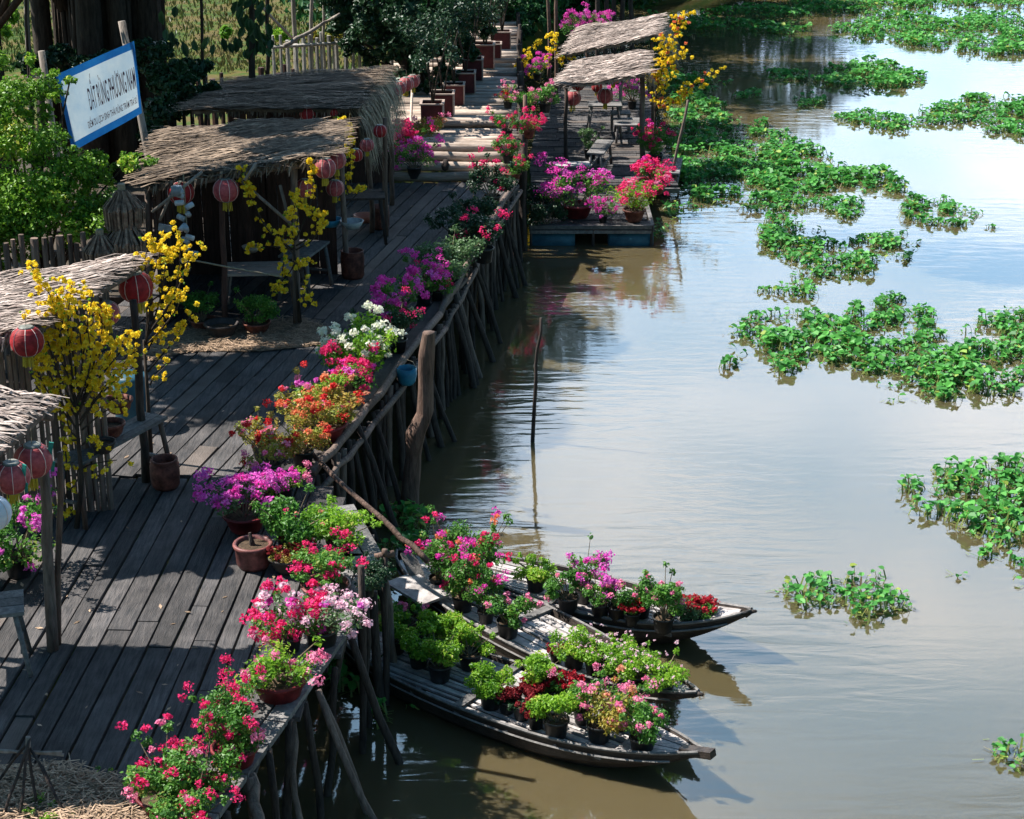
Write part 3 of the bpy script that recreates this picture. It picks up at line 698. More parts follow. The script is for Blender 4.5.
dplant('white', 'nursery', (362, 382), 1.45, 'white-flowered bush on the deck edge', 1)
dplant('mixed_rose', 'nursery', (338, 432), .85, 'small pale rose plant squeezed between the salmon bougainvillea and the edge log', 4)
dplant('pink_low', 'nursery', (284, 500), .85, 'small pink plant between the purple bougainvilleas and the leaning branch', 3)
dplant('magenta_dense', 'nursery', (385, 340), .85, 'small magenta plant between the white-flowered bush and the halfway magenta one', 6)
dplant('crimson', 'nursery', (437, 300), .8, 'crimson plant leaning over the edge log in the shaded stretch', 7)
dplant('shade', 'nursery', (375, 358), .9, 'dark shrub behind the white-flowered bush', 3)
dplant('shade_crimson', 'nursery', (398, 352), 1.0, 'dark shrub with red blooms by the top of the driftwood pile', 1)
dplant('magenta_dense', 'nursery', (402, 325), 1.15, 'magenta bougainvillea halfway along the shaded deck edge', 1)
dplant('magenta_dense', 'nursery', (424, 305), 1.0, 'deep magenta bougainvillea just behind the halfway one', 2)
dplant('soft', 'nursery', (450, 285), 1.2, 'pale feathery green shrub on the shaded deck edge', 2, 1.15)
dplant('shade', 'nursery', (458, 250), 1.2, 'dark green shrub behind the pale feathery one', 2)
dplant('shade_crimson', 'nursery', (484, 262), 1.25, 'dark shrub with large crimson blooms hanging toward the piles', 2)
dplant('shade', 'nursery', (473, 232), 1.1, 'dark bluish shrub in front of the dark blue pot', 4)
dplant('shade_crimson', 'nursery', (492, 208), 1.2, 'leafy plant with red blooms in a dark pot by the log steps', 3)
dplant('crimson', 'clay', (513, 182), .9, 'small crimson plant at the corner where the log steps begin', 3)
PG = 'potted plants along the bamboo path'
for kind, pot, at, s, v, lab in [
    ('crimson', 'nursery', (508, 163), .95, 4, 'crimson plant on the bamboo path just past the log steps'),
    ('crimson', 'nursery', (507, 138), 1.0, 5, 'crimson plant in dark pot on the right edge of the bamboo path'),
    ('crimson_dense', 'clay', (528, 138), 1.0, 3, 'crimson bougainvillea on top of the piles left of the thatched raft'),
    ('rose_ball', 'nursery', (522, 116), 1.15, 5, 'green plant with rose blooms beside the yellow arching branches'),
    ('rose_ball', 'nursery', (545, 112), 1.2, 6, 'rose-pink plant closest to the raft roof'),
    ('magenta_dense', 'nursery', (537, 80), .9, 3, 'magenta plant behind the yellow arching branches'),
    ('rust', 'nursery', (508, 108), .9, 4, 'reddish plant in a dark box at the path edge')]:
    p = U(at[0], at[1], PATH); plant(kind, pot, (p.x, p.y, PATH), s, lab, PG, v)
for kind, at, s, v, lab in [('magenta_dense', (414, 156), 1.25, 4, 'magenta plant in black pot left of the log steps'),
                         ('crimson_dense', (402, 146), 1.75, 5, 'crimson plant in black pot under the far red lanterns'),
                         ('mixed_rose', (424, 134), 1.5, 3, 'leafy mixed pink plant against the nearest maroon planter box')]:
    plant(kind, 'nursery', (*U(at[0], at[1], PATH)[:2], DECK + .05), s, lab, 'potted plants left of the log steps', v)
FG = 'potted plants on the floating platform'
for kind, pot, at, s, v, w, lab in [
    ('magenta_big', 'red', (577, 217), 1.5, 1, 1.12, 'large magenta bougainvillea in a wide red pot at the front of the raft'),
    ('magenta_dense', 'nursery', (603, 222), .8, 5, 1, 'magenta plant drooping over the front edge of the raft'),
    ('crimson_big', 'clay', (634, 221), 1.35, 2, 1.1, 'large crimson and pink bougainvillea at the front right corner of the raft'),
    ('crimson_dense', 'red', (652, 193), 1.5, 6, 1.15, 'crimson plant behind the large one on the right edge of the raft'),
    ('shade', 'none', (546, 224), 1.2, 5, 1, 'dark leafy plant on the front left corner of the raft'),
    ('shade', 'none', (540, 205), 1.1, 6, 1, 'dark leafy plant between the raft and the piles'),
    ('shade', 'nursery', (588, 188), .8, 7, 1, 'dark plant behind the large magenta one under the roof'),
    ('crimson', 'nursery', (655, 165), 1.5, 8, 1, 'crimson plant outside the raft post facing open water'),
    ('crimson_dense', 'nursery', (648, 150), 1.1, 7, 1, 'dusky crimson plant just behind the raft post'),
    ('reeds', 'nursery', (590, 158), 1.3, 1, 1, 'wispy green plant beside the raft bench'),
    ('magenta_big', 'nursery', (632, 108), 1.1, 3, 1, 'magenta plant seen through the raft under the roof')]:
    p = U(at[0], at[1], FLOAT + .01); plant(kind, pot, tuple(p), s, lab, FG, v, wide=w)
plant('magenta_big', 'nursery', tuple(U(575, 42, PATH)), 1.1, 'magenta and red plant at the far end of the bamboo path above the roofs', None, 4)
plant('magenta_big', 'nursery', tuple(U(600, 34, PATH)), .9, 'magenta plant behind the far end of the raft roofs', None, 5)
# ground plants of the huts
HG = 'potted shrubs on the straw patch by the hut'
plant('shrub', 'basin', (203, 328), .95, 'feathery shrub in a clay basin at the left of the straw patch', HG, 2)
plant('shrub', 'basin', (257, 332), 1.05, 'bushy green shrub in a clay basin, right of the empty dark bowl', HG, 3, wide=.95)
plant('petunia', 'nursery', (*U(20, 575, DECK)[:2], DECK), 1.35, 'purple flowered plant under the nearest red lanterns', None, 1)
plant('bush', 'nursery', (*U(-12, 590, DECK)[:2], DECK), 1.1, 'leafy plant in shade at the left edge under the lanterns', None, 4)

# bare bowls, jars
def pot_thing(name, prof, mat, p, label, cat, n=24, soil=None, s=1.0, wob=0):
    r = empty(name, p, label, cat); r.scale = (s, s, s)
    mb = MB(); mb.lathe(prof, n, wob=wob); mb.build('body', mat, r, True)
    if soil:
        mb = MB(); mb.lathe([(soil[0], soil[1]), (soil[0] * .5, soil[1] + .01), (0, soil[1] + .012)], 16); mb.build('soil', 'soil', r, True)
    return r
r_ = pot_thing('stump_bowl', [(0, 0), (.16, 0), (.19, .05), (.20, .22), (.215, .24), (.225, .27), (.215, .29), (.185, .285), (.175, .22)], 'pink_glaze', U(254, 566, DECK),
               'wide pink rimmed bowl holding a dark bare stump', 'planter', soil=(.18, .25), s=.88)
mb = MB(); mb.tube([(0, 0, .24), (-.01, .0, .30), (-.03, .02, .40)], [.04, .03, .018], 7); mb.build('stump', 'dark_post', r_)
pot_thing('clay_jar', [(0, 0), (.125, 0), (.15, .04), (.16, .16), (.158, .27), (.142, .30), (.150, .315), (.146, .335), (.122, .33), (.118, .26), (.10, .05), (0, .04)], 'clay',
          U(166, 487, DECK), 'round brown clay jar alone on the planks beside the post', 'jar')
pot_thing('clay_jar', [(0, 0), (.15, 0), (.17, .04), (.18, .30), (.165, .38), (.175, .41), (.15, .41), (.14, .3), (.1, .05), (0, .04)], 'clay',
          U(353, 277, DECK), 'tall brown clay jar in the shade behind a hut post', 'jar')
pot_thing('clay_jar', [(0, 0), (.15, 0), (.17, .04), (.18, .30), (.165, .38), (.175, .41), (.15, .41), (.14, .3), (.1, .05), (0, .04)], 'clay',
          U(380, 228, DECK), 'brown clay jar between the farthest two hut posts', 'jar', s=.9)
pot_thing('empty_bowl', [(0, 0), (.14, 0), (.19, .08), (.215, .16), (.235, .165), (.235, .19), (.215, .19), (.19, .14), (.16, .08)], 'dark_clay', U(222, 336, DECK),
          'wide dark empty bowl between the two clay basins of shrubs', 'bowl', soil=(.18, .12))
# blue bucket hanging at the edge
r_ = empty('bucket', U(407, 384, DECK - .12), 'blue plastic bucket hung outside the deck edge by the driftwood pile', 'bucket')
mb = MB(); mb.lathe([(0, 0), (.08, 0), (.11, .04), (.13, .14), (.125, .22), (.118, .22), (.12, .14)], 16); mb.build('body', 'blue_plastic', r_, True)
mb = MB(); mb.tube([(.12, 0, .21), (.08, 0, .30), (0, 0, .33), (-.08, 0, .30), (-.12, 0, .21)], .006, 5); mb.build('handle', 'rope', r_, True)

# ------------------------------------------------------------------ poles and piles in the water
def pole(name, pts, rad, mat, label, cat='pole', n=8, j=.02):
    mb = MB(); out = []
    for i in range(len(pts) - 1): out += wob(pts[i], pts[i + 1], 4, j)[:-1]
    out.append(Vector(pts[-1])); m = len(out)
    r = [rad[0] + (rad[1] - rad[0]) * i / (m - 1) for i in range(m)]
    mb.tube(out, r, n); return tag(mb.build(name, mat, None, True), label, cat)
b0 = U(410, 512, 0); b0.z = -.4
ctl = [b0, P(411, 490, b0.y), P(414, 455, b0.y), P(416, 432, b0.y), P(425, 412, b0.y), P(426, 380, b0.y), P(427, 355, b0.y), P(429, 332, b0.y)]; rr0 = [.13, .11, .095, .125, .105, .085, .09, .07]
mb = MB(); vs = []; fs = []; n = 16; M_ = 50
for i in range(M_ + 1):
    t = i / M_ * 7; k = min(int(t), 6); u = t - k; u = u * u * (3 - 2 * u); c = ctl[k].lerp(ctl[k + 1], u); r = rr0[k] * (1 - u) + rr0[k + 1] * u
    for q in range(n):
        a = 2 * math.pi * q / n; w = 1 + .22 * noise.noise(Vector((math.cos(a) * 1.6, math.sin(a) * 1.6, c.z * 1.2))) + .10 * noise.noise(Vector((math.cos(a) * 4, math.sin(a) * 4, c.z * 3)))
        vs.append((c.x + r * w * math.cos(a), c.y + r * w * math.sin(a), c.z))
for i in range(M_):
    for q in range(n): fs.append((i * n + q, i * n + (q + 1) % n, (i + 1) * n + (q + 1) % n, (i + 1) * n + q))
fs.append(tuple(M_ * n + q for q in range(n))); mb.add(vs, fs, .5)
tag(mb.build('driftwood_pile', 'driftwood', None, True), 'thick crooked driftwood pile standing in the water beside the deck', 'pile')
b0 = U(531, 441, 0); lo = b0.copy(); lo.z = -.5
pole('mooring_pole', [lo, P(536, 380, b0.y), P(541, 318, b0.y)], [.030, .018], 'dark_post', 'thin crooked pole standing alone in the open water')
for (top, bot, rad, lab) in [((361, 566), (361, 752), .035, 'thin dark post without a cross piece beside the sterns'), ((385, 556), (386, 705), .035, 'thin dark post topped with a short cross piece beside the sterns')]:
    b0 = U(bot[0], bot[1], 0); lo = b0.copy(); lo.z = -.5; tp = P(top[0], top[1], b0.y)
    o = pole('mooring_post', [lo, tp], [rad, rad * .9], 'dark_post', lab, 'post')
    if top[0] > 380:
        mb = MB(); mb.tube([tp + Vector((-.10, 0, -.01)), tp + Vector((.09, .02, .02))], .035, 7); mb.tube([tp, tp + Vector((0, 0, .07))], .03, 7)
        c = mb.build('cross_piece', 'driftwood', o, True)
a = U(300, 448, DECK); a.z += .1
pole('leaning_branch', [a, P(345, 487, 17.7), P(392, 528, 17.3), P(428, 562, 17.0)], [.025, .034], 'driftwood', 'long crooked branch leaning from the deck edge down to the boats', 'branch')

# ------------------------------------------------------------------ lanterns
def lantern_proto(color, tassel=True, ribbon=False):
    prof = []; n = 11
    for i in range(n + 1):
        t = -1.15 + 2.3 * i / n; prof.append((.5 * math.cos(t) ** .8 * (1 + (.012 if i % 2 else -.012)), .42 * math.sin(t) / math.sin(1.15)))
    A = MB(); A.lathe(prof, 24); 
    parts = [('shade', A.mesh('shade', color, True))]
    S = MB()
    for k in range(8):
        a = k * math.pi / 4; S.tube([(r * 1.012 * math.cos(a), r * 1.012 * math.sin(a), z) for r, z in prof], .011, 4)
    parts.append(('seams', S.mesh('seams', 'lantern_seam')))
    R = MB()
    for i in range(1, 24):
        t = -1.1 + 2.2 * i / 24; rr = .5 * math.cos(t) ** .8; z = .42 * math.sin(t) / math.sin(1.15)
        R.lathe([(rr * 1.0, z - .006), (rr * 1.012, z), (rr * 1.0, z + .006)], 24)
    parts.append(('ribs', R.mesh('ribs', color, True)))
    C = MB(); C.lathe([(0, .47), (.2, .47), (.23, .44), (.23, .39), (.15, .39)], 16); parts.append(('cap', C.mesh('cap', 'lantern_cap')))
    C = MB(); C.lathe([(.15, -.39), (.22, -.40), (.22, -.45), (0, -.45)], 16); parts.append(('base_ring', C.mesh('base_ring', 'lantern_cap')))
    C = MB(); C.tube([(0, 0, .45), (0, 0, .9)], .01, 4); parts.append(('cord', C.mesh('cord', 'rope')))
    if tassel:
        T = MB()
        for k in range(22):
            a = random.random() * 6.28; q = random.uniform(.04, .17); T.tube([(q * math.cos(a), q * math.sin(a), -.45), (q * 1.15 * math.cos(a), q * 1.15 * math.sin(a), -.45 - random.uniform(.28, .4))], .022, 4)
        parts.append(('tassel', T.mesh('tassel', 'tassel')))
    if ribbon:
        T = MB(); T.beam((.42, 0, .1), (.50, 0, .5), .12, .04, up=(0, 1, 0)); T.beam((.48, 0, -.35), (.52, 0, -.05), .09, .03, up=(0, 1, 0)); parts.append(('ribbon', T.mesh('ribbon', 'ribbon')))
    return parts
LP = {'red': lantern_proto('lantern_red'), 'faded': lantern_proto('lantern_faded'), 'ribbon': lantern_proto('lantern_faded', True, True), 'white': lantern_proto('lantern_white', False), 'plain': lantern_proto('lantern_red', False)}
def lantern(kind, px, py, Y, dpx, label, group='round paper lanterns hanging under the thatched eaves'):
    p = P(px, py, Y); r = empty('paper_lantern', p, label, 'lantern', group, random.random() * 6)
    s = dpx / pxs(p); r.scale = (s, s, s)
    r.rotation_euler = (random.uniform(-.06, .06), random.uniform(-.06, .06), random.random() * 6)
    for n, me in LP[kind]:
        o = bpy.data.objects.new(n, me); COL.objects.link(o); o.parent = pt if n in ('seams', 'ribs') else r
        if n == 'shade': pt = o
for a in [('ribbon', 33, 460, 14.0, 38, 'faded pink lantern on the nearest eave, higher of the two large ones'),
          ('ribbon', 12, 477, 13.5, 36, 'reddest large lantern on the nearest eave, next to the white one'),
          ('white', -8, 513, 13.0, 38, 'white lantern cut by the left edge of the photo'),
          ('red', 27, 341, 16.35, 33, 'deep red lantern above the vertical slat screen'),
          ('faded', 107, 313, 17.7, 26, 'faded lantern behind the yellow blossoms, below the corner of the bleached roof'),
          ('red', 136, 287, 18.35, 34, 'large red lantern hanging from the corner of the bleached roof'),
          ('red', 181, 192, 23.2, 26, 'red lantern above the string of tin cans'),
          ('faded', 226, 190, 23.2, 26, 'red lantern with pale seams and yellow tassel over the hut interior'),
          ('faded', 325, 168, 23.3, 22, 'lantern at the right corner of the large brown roof'),
          ('faded', 336, 160, 24.2, 20, 'lantern just behind the right corner of the large brown roof'),
          ('faded', 305, 188, 23.6, 20, 'low lantern between the yellow blossoms and the hut post'),
          ('faded', 335, 188, 25.4, 18, 'small lantern low beside the second hut post'),
          ('red', 308, 113, 27.6, 17, 'dark lantern in the gap between the two brown roofs'),
          ('red', 334, 112, 27.6, 9, 'tiny red lantern in the gap between the two brown roofs'),
          ('plain', 380, 131, 27.5, 14, 'bright pink lantern hanging below the palm fringe'),
          ('faded', 367, 145, 27.0, 14, 'lantern hanging under the lower tip of the palm fringe'),
          ('plain', 356, 155, 26.5, 14, 'small red lantern nearest to the second hut post'),
          ('faded', 392, 93, 31, 14, 'first lantern of the row of four above the crimson flowers, at its shaded end'),
          ('faded', 399, 88, 32, 15, 'second lantern of the row of four above the crimson flowers'),
          ('faded', 406, 84, 33, 15, 'third lantern of the row of four above the crimson flowers'),
          ('faded', 413, 81, 34, 14, 'last lantern of the row of four, by the pale post')]:
    lantern(*a)
for a in [('faded', 573, 98, 38.0, 16, 'lantern at the left under the raft roof'), ('faded', 605, 96, 38.0, 16, 'lantern hanging centrally in front of the raft table'),
          ('red', 578, 84, 39.2, 14, 'lantern high at the left under the raft roof'), ('red', 597, 87, 39.5, 11, 'narrow crimson lantern in the middle under the raft roof'),
          ('red', 613, 78, 39.5, 12, 'dark red lantern by the pale pole under the raft roof')]:
    lantern(*a, group='lanterns under the raft roofs')

# ------------------------------------------------------------------ thatched roofs
def thatch_roof(parent, corners, mat, n, length, name='thatch', over=.10, along_first=True, sag=.04, thick=.05, hang=1.0):
    """corners in order: near-left, near-right, far-right, far-left"""
    c = [Vector(p) for p in corners]; mb = MB()
    nx, ny = 14, 7; rs = random
    def S(u, v):
        a = c[0].lerp(c[1], u); b = c[3].lerp(c[2], u); p = a.lerp(b, v)
        p.z += -sag * math.sin(math.pi * u) * 1.0 + .05 * noise.noise(Vector((p.x * 1.3, p.y * 1.3, 3))) ; return p
    up = (c[1] - c[0]).cross(c[3] - c[0]).normalized()
    if up.z < 0: up = -up
    vs = []; fs = []
    for k, off in enumerate((0, -thick)):
        for j in range(ny + 1):
            for i in range(nx + 1): vs.append(tuple(S(i / nx, j / ny) + up * off))
    m = (nx + 1) * (ny + 1)
    for j in range(ny):
        for i in range(nx):
            a = j * (nx + 1) + i; q = (a, a + 1, a + nx + 2, a + nx + 1); fs.append(q); fs.append(tuple(m + k for k in reversed(q)))
    per = [i for i in range(nx + 1)] + [(j + 1) * (nx + 1) - 1 for j in range(1, ny + 1)] + [ny * (nx + 1) + i for i in range(nx - 1, -1, -1)] + [j * (nx + 1) for j in range(ny - 1, 0, -1)]
    for i in range(len(per)): a, b = per[i], per[(i + 1) % len(per)]; fs.append((a, m + a, m + b, b))
    mb.add(vs, fs, .3)
    e1 = (c[1] - c[0]).normalized(); e2 = (c[3] - c[0]).normalized()
    for _ in range(n):
        u = rs.uniform(-.01, 1.01); v = rs.uniform(-.03, 1.02); p = S(u, v)
        ang = rs.gauss(0, .22) + .35 * noise.noise(Vector((p.x * .8, p.y * 1.5, 0))); d = (e1 * math.cos(ang) + e2 * math.sin(ang)) if along_first else (e2 * math.cos(ang) + e1 * math.sin(ang))
        L = length * rs.uniform(.4, 1.2); w = rs.uniform(.014, .042); s = up.cross(d).normalized(); h = rs.uniform(.006, .045)
        a = p - d * L / 2 + up * h; mm = p + up * (h + rs.uniform(.0, .03)); b = p + d * L / 2 + up * (h + rs.uniform(-.03, .02))
        r = rs.random()
        mb.add([tuple(a - s * w / 2), tuple(a + s * w / 2), tuple(mm + s * w / 2), tuple(mm - s * w / 2), tuple(b + s * w * .2), tuple(b - s * w * .2)], [(0, 1, 2, 3), (3, 2, 4, 5)], r)
    # ragged hanging ends along the near and right edges
    for (A, B, out) in ((c[0], c[1], -e2), (c[1], c[2], e1), (c[3], c[0], -e1)):
        k = int((B - A).length * 60)
        for _ in range(k):
            p = A.lerp(B, rs.random()) - out * .05; d = (out * rs.uniform(.3, 1) + Vector((0, 0, -rs.uniform(.5, 1.6)))).normalized(); L = rs.uniform(.04, .13) * hang
            s = (B - A).normalized(); w = rs.uniform(.01, .025); q = p + up * rs.uniform(-.04, .02)
            mb.add([tuple(q - s * w), tuple(q + s * w), tuple(q + d * L + s * w * .3), tuple(q + d * L - s * w * .3)], [(0, 1, 2, 3)], rs.random())
    return mb.build(name, mat, parent)
def fringe(parent, A, B, drop, n, mat='palm_fringe', name='palm_fringe'):
    A = Vector(A); B = Vector(B); drop = Vector(drop); mb = MB()
    for i in range(n):
        p = A.lerp(B, random.random()) + Vector((random.uniform(-.05, .05), random.uniform(-.1, .1), random.uniform(-.03, .04))); L = drop * random.uniform(.5, 1.15) + Vector((random.uniform(-.1, .1), random.uniform(-.1, .1), 0)); s = (B - A).normalized() * random.uniform(.008, .02)
        m = p + L * .5 + Vector((.05, 0, .06)); e = p + L
        mb.add([tuple(p - s), tuple(p + s), tuple(m + s), tuple(m - s), tuple(e + s * .2), tuple(e - s * .2)], [(0, 1, 2, 3), (3, 2, 4, 5)])
    return mb.build(name, mat, parent)
def cpost(parent, top, bot, r, mat='pale_post', name='post'):
    mb = MB(); mb.tube(wob(bot, top, 5, .02), [r * 1.1, r * 1.05, r, r, r * .95, r * .9], 8); return mb.build(name, mat, parent, True)
def vpost(parent, foot, ytop, r, mat='pale_post', z=DECK, yz=None):
    f = U(foot[0], foot[1], z); t = P(foot[0], ytop[1], f.y) if isinstance(ytop, tuple) else P(foot[0], ytop, f.y)
    if isinstance(ytop, tuple): t = P(ytop[0], ytop[1], f.y)
    return cpost(parent, t, f, r, mat)
def slats(parent, A, B, z0, z1, w, mat, name, jz=.1, gap=.01, round_=False):
    A = Vector(A); B = Vector(B); d = (B - A); L = d.length; d.normalize(); t = 0; mb = MB()
    while t < L:
        ww = w * random.uniform(.7, 1.3); p = A + d * (t + ww / 2); j = random.uniform(-jz, jz); l = random.uniform(-.02, .02)
        if round_: mb.tube([(p.x, p.y, z0), (p.x + l, p.y, z1 + j)], [ww / 2, ww / 2 * .85], 6, random.random())
        else: mb.beam((p.x, p.y, z0), (p.x + l, p.y, z1 + j), ww, .02, random.random(), up=(-d.y, d.x, 0))
        t += ww + gap * random.uniform(.4, 2)
    return mb.build(name, mat, parent)
def cx(px, py, Y): return P(px, py, Y)

# nearest stall
S1 = empty('market_stall', (0, 0, 0), 'nearest stall at the left edge, pale thatched roof hung with pink lanterns', 'stall')
c_nr = P(-78, 512, 12.3); c_fr = P(50, 398, 14.75)
thatch_roof(S1, [c_nr + Vector((-2.2, -.1, .35)), c_nr, c_fr, c_fr + Vector((-2.2, .15, .35))], 'thatch', 3200, .28, hang=.35)
mb = MB(); mb.tube(wob(c_nr + Vector((0, 0, -.08)), c_fr + Vector((.02, .1, -.08)), 6, .01), .035, 7); mb.tube(wob(c_nr + Vector((.06, 0, -.03)), c_fr + Vector((.06, .1, -.03)), 6, .01), .022, 7); mb.build('eave_pole', 'pale_post', S1, True)
vpost(S1, (53, 650), (44, 470), .05); f = U(56, 645, DECK); cpost(S1, P(60, 452, f.y) , U(58, 645, DECK), .028, 'driftwood')
for yy in (12.4, 14.6):
    mb = MB(); mb.tube([(c_fr.x - 2.3, yy, c_fr.z + .1), (c_fr.x + .05, yy, c_fr.z - .12)], .04, 7); mb.build('rafter', 'pale_post', S1, True)
cpost(S1, (c_fr.x - 2.2, 14.6, c_fr.z + .2), (c_fr.x - 2.2, 14.6, DECK), .05); cpost(S1, (c_fr.x - 2.2, 12.4, c_fr.z + .2), (c_fr.x - 2.2, 12.4, DECK), .05)
# second stall
S2 = empty('market_stall', (0, 0, 0), 'second stall from the front, its bleached thatched roof wrapped in yellow blossoms', 'stall')
q1, q2 = P(34, 326, 16.55), P(147, 257, 18.65)
q0, q3 = P(-45, 336, 17.1), P(-10, 285, 19.4)
thatch_roof(S2, [P(-75, 340, 16.3), q1, q2, P(-50, 282, 18.6)], 'thatch', 3000, .40)
fringe(S2, P(-40, 338, 16.4), P(34, 328, 16.6), (0, -.05, -.12), 150, 'thatch', 'eave_fringe')
mb = MB(); mb.tube(wob(q1 + Vector((0, 0, -.07)), q2 + Vector((0, 0, -.07)), 6, .015), .035, 7); mb.build('eave_pole', 'pale_post', S2, True)
vpost(S2, (146, 482), (133, 300), .045, 'dark_post')
vpost(S2, (92, 500), (88, 330), .04, 'dark_post')
slats(S2, (*P(-60, 400, 16.8)[:2], 0), (*P(104, 400, 17.3)[:2], 0), DECK, 3.2, .07, 'paling', 'slat_screen', .04, .004, True)
# large dim hut
S3 = empty('market_hut', (0, 0, 0), 'hut with the large brown thatched roof over a dark plank-walled interior', 'hut')
a0, a1, a2, a3 = P(145, 184, 23.2), P(326, 156, 23.4), P(340, 123, 25.8), P(168, 131, 25.6)
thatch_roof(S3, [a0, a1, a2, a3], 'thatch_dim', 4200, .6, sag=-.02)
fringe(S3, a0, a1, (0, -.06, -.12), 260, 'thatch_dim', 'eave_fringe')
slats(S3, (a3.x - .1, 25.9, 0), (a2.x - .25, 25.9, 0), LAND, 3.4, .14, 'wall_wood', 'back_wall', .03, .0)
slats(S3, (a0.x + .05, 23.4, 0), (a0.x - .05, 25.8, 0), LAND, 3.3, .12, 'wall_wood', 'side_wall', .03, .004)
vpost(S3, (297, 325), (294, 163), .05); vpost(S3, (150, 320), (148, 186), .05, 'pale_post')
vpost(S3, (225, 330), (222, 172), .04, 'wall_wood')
mb = MB(); mb.tube(wob(a0 + Vector((0, .05, -.08)), a1 + Vector((0, .05, -.08)), 6, .02), .04, 7); mb.build('eave_pole', 'pale_post', S3, True)
for (u, v, Y) in (((152, 212), (202, 172), 22.9), ((160, 220), (175, 185), 23.0), ((240, 180), (300, 232), 23.3), ((280, 185), (292, 232), 23.5), ((245, 180), (256, 163), 23.0)):
    mb = MB(); mb.tube([P(*u, Y), P(*v, Y)], .022, 6); mb.build('brace', 'trunk_pale', S3, True)
# dark hut behind
S4 = empty('market_hut', (0, 0, 0), 'farthest hut with a long dark thatched roof and pale palm fringe hanging from its end', 'hut')
b0_, b1_, b2_, b3_ = P(192, 110, 27.3), P(358, 109, 27.6), P(388, 69, 31.5), P(225, 82, 31.2)
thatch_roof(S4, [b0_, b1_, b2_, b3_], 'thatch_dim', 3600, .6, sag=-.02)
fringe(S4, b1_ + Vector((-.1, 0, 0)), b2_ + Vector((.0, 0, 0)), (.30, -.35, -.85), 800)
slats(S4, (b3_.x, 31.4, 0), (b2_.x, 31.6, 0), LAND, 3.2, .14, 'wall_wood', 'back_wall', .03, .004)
for ft, tp in (((346, 278), (341, 120)), ((372, 232), (368, 118)), ((386, 236), (385, 118)), ((392, 205), (392, 130))): vpost(S4, ft, tp, .04, 'pale_post' if ft[0] == 346 else 'driftwood')
# further stall roof edge beyond (over the lantern row)
mb = MB(); p0, p1 = P(372, 92, 30.5), P(419, 76, 34.5); mb.tube(wob(p0, p1, 5, .02), .03, 6)
o = tag(mb.build('lantern_rail', 'pale_post', None, True), 'thin horizontal pole carrying the far row of four lanterns', 'pole')
pole('pale_post', [U(411, 158, DECK), P(413, 78, U(411, 158, DECK).y + 1.6)], [.03, .025], 'bamboo', 'slender pale bamboo post by the row of four lanterns', 'post')

# ---- floating platform with two roofs
FP = empty('floating_platform', (1.5, 36, 0), 'floating plank platform on blue drums under two pale thatched roofs', 'raft')
def fc(mbb, name, mats, smooth=False):
    o = mbb.build(name, mats, FP, smooth); o.location = -Vector(FP.location); return o
mb = MB(); planks(mb, [(.36, 32.25), (2.55, 32.25), (2.62, 35.2), (3.3, 35.4), (3.4, 46), (.9, 46), (.36, 38)], (1, .0), .2, FLOAT, lmin=1.5, lmax=3)
fc(mb, 'planks', 'deck_wood')
mb = MB(); mb.box((1.45, 32.2, FLOAT - .02), (2.25, .07, .07)); mb.box((1.45, 32.2, .27), (2.25, .05, .06)); mb.box((2.60, 33.8, FLOAT - .07), (.07, 3.0, .12)); mb.box((3.0, 35.15, FLOAT - .07), (.7, .07, .1))
fc(mb, 'front_beam', 'grey_plank')
for x in (.35, 1.5, 2.58):
    mb = MB(); mb.tube([(x, 32.2, -.3), (x, 32.2, FLOAT)], .03, 6); fc(mb, 'support', 'dark_post')
for x, y in ((.75, 32.45), (2.2, 32.45), (2.15, 35.5), (3.0, 37.5)):
    mb = MB(); mb.tube([(x - .42, y, .05), (x - .38, y, .05), (x + .38, y, .05), (x + .42, y, .05)], [.20, .24, .24, .20], 16); fc(mb, 'drum', 'drum_blue', True)
for side in (U(672, 176, FLOAT), U(676, 200, .35)): pass
def froof(cn, mat, n):
    o = thatch_roof(FP, cn, mat, n, .55, sag=.03); o.location = -Vector(FP.location); return o
g0, g1, g2, g3 = P(560, 86, 36.6), P(645, 74, 36.9), P(641, 52, 38.6), P(583, 61, 38.4)
froof([g0, g1, g2, g3], 'thatch', 2400)
h0, h1, h2, h3 = P(566, 54, 40.5), P(655, 35, 41.0), P(660, 17, 43.5), P(585, 27, 43.3)
froof([h0, h1, h2, h3], 'thatch', 2600)
for (A, B, dr, n) in ((h1, h2, (.45, -.25, -.75), 260), (g1, g2, (.25, -.2, -.7), 120)):
    o = fringe(FP, A, B, dr, n); o.location = -Vector(FP.location)
def fpost(foot, top, r, mat='pale_post', z=FLOAT):
    f = U(foot[0], foot[1], z); o = cpost(FP, P(top[0], top[1], f.y), f, r, mat); o.location = -Vector(FP.location)
fpost((643, 162), (642, 76), .055); fpost((621, 112), (622, 75), .03, 'bamboo'); fpost((566, 165), (566, 88), .04, 'dark_post'); fpost((653, 125), (652, 42), .045, 'driftwood'); fpost((612, 130), (612, 80), .02, 'dark_post')
fpost((672, 176), (688, 100), .03, 'pale_post')
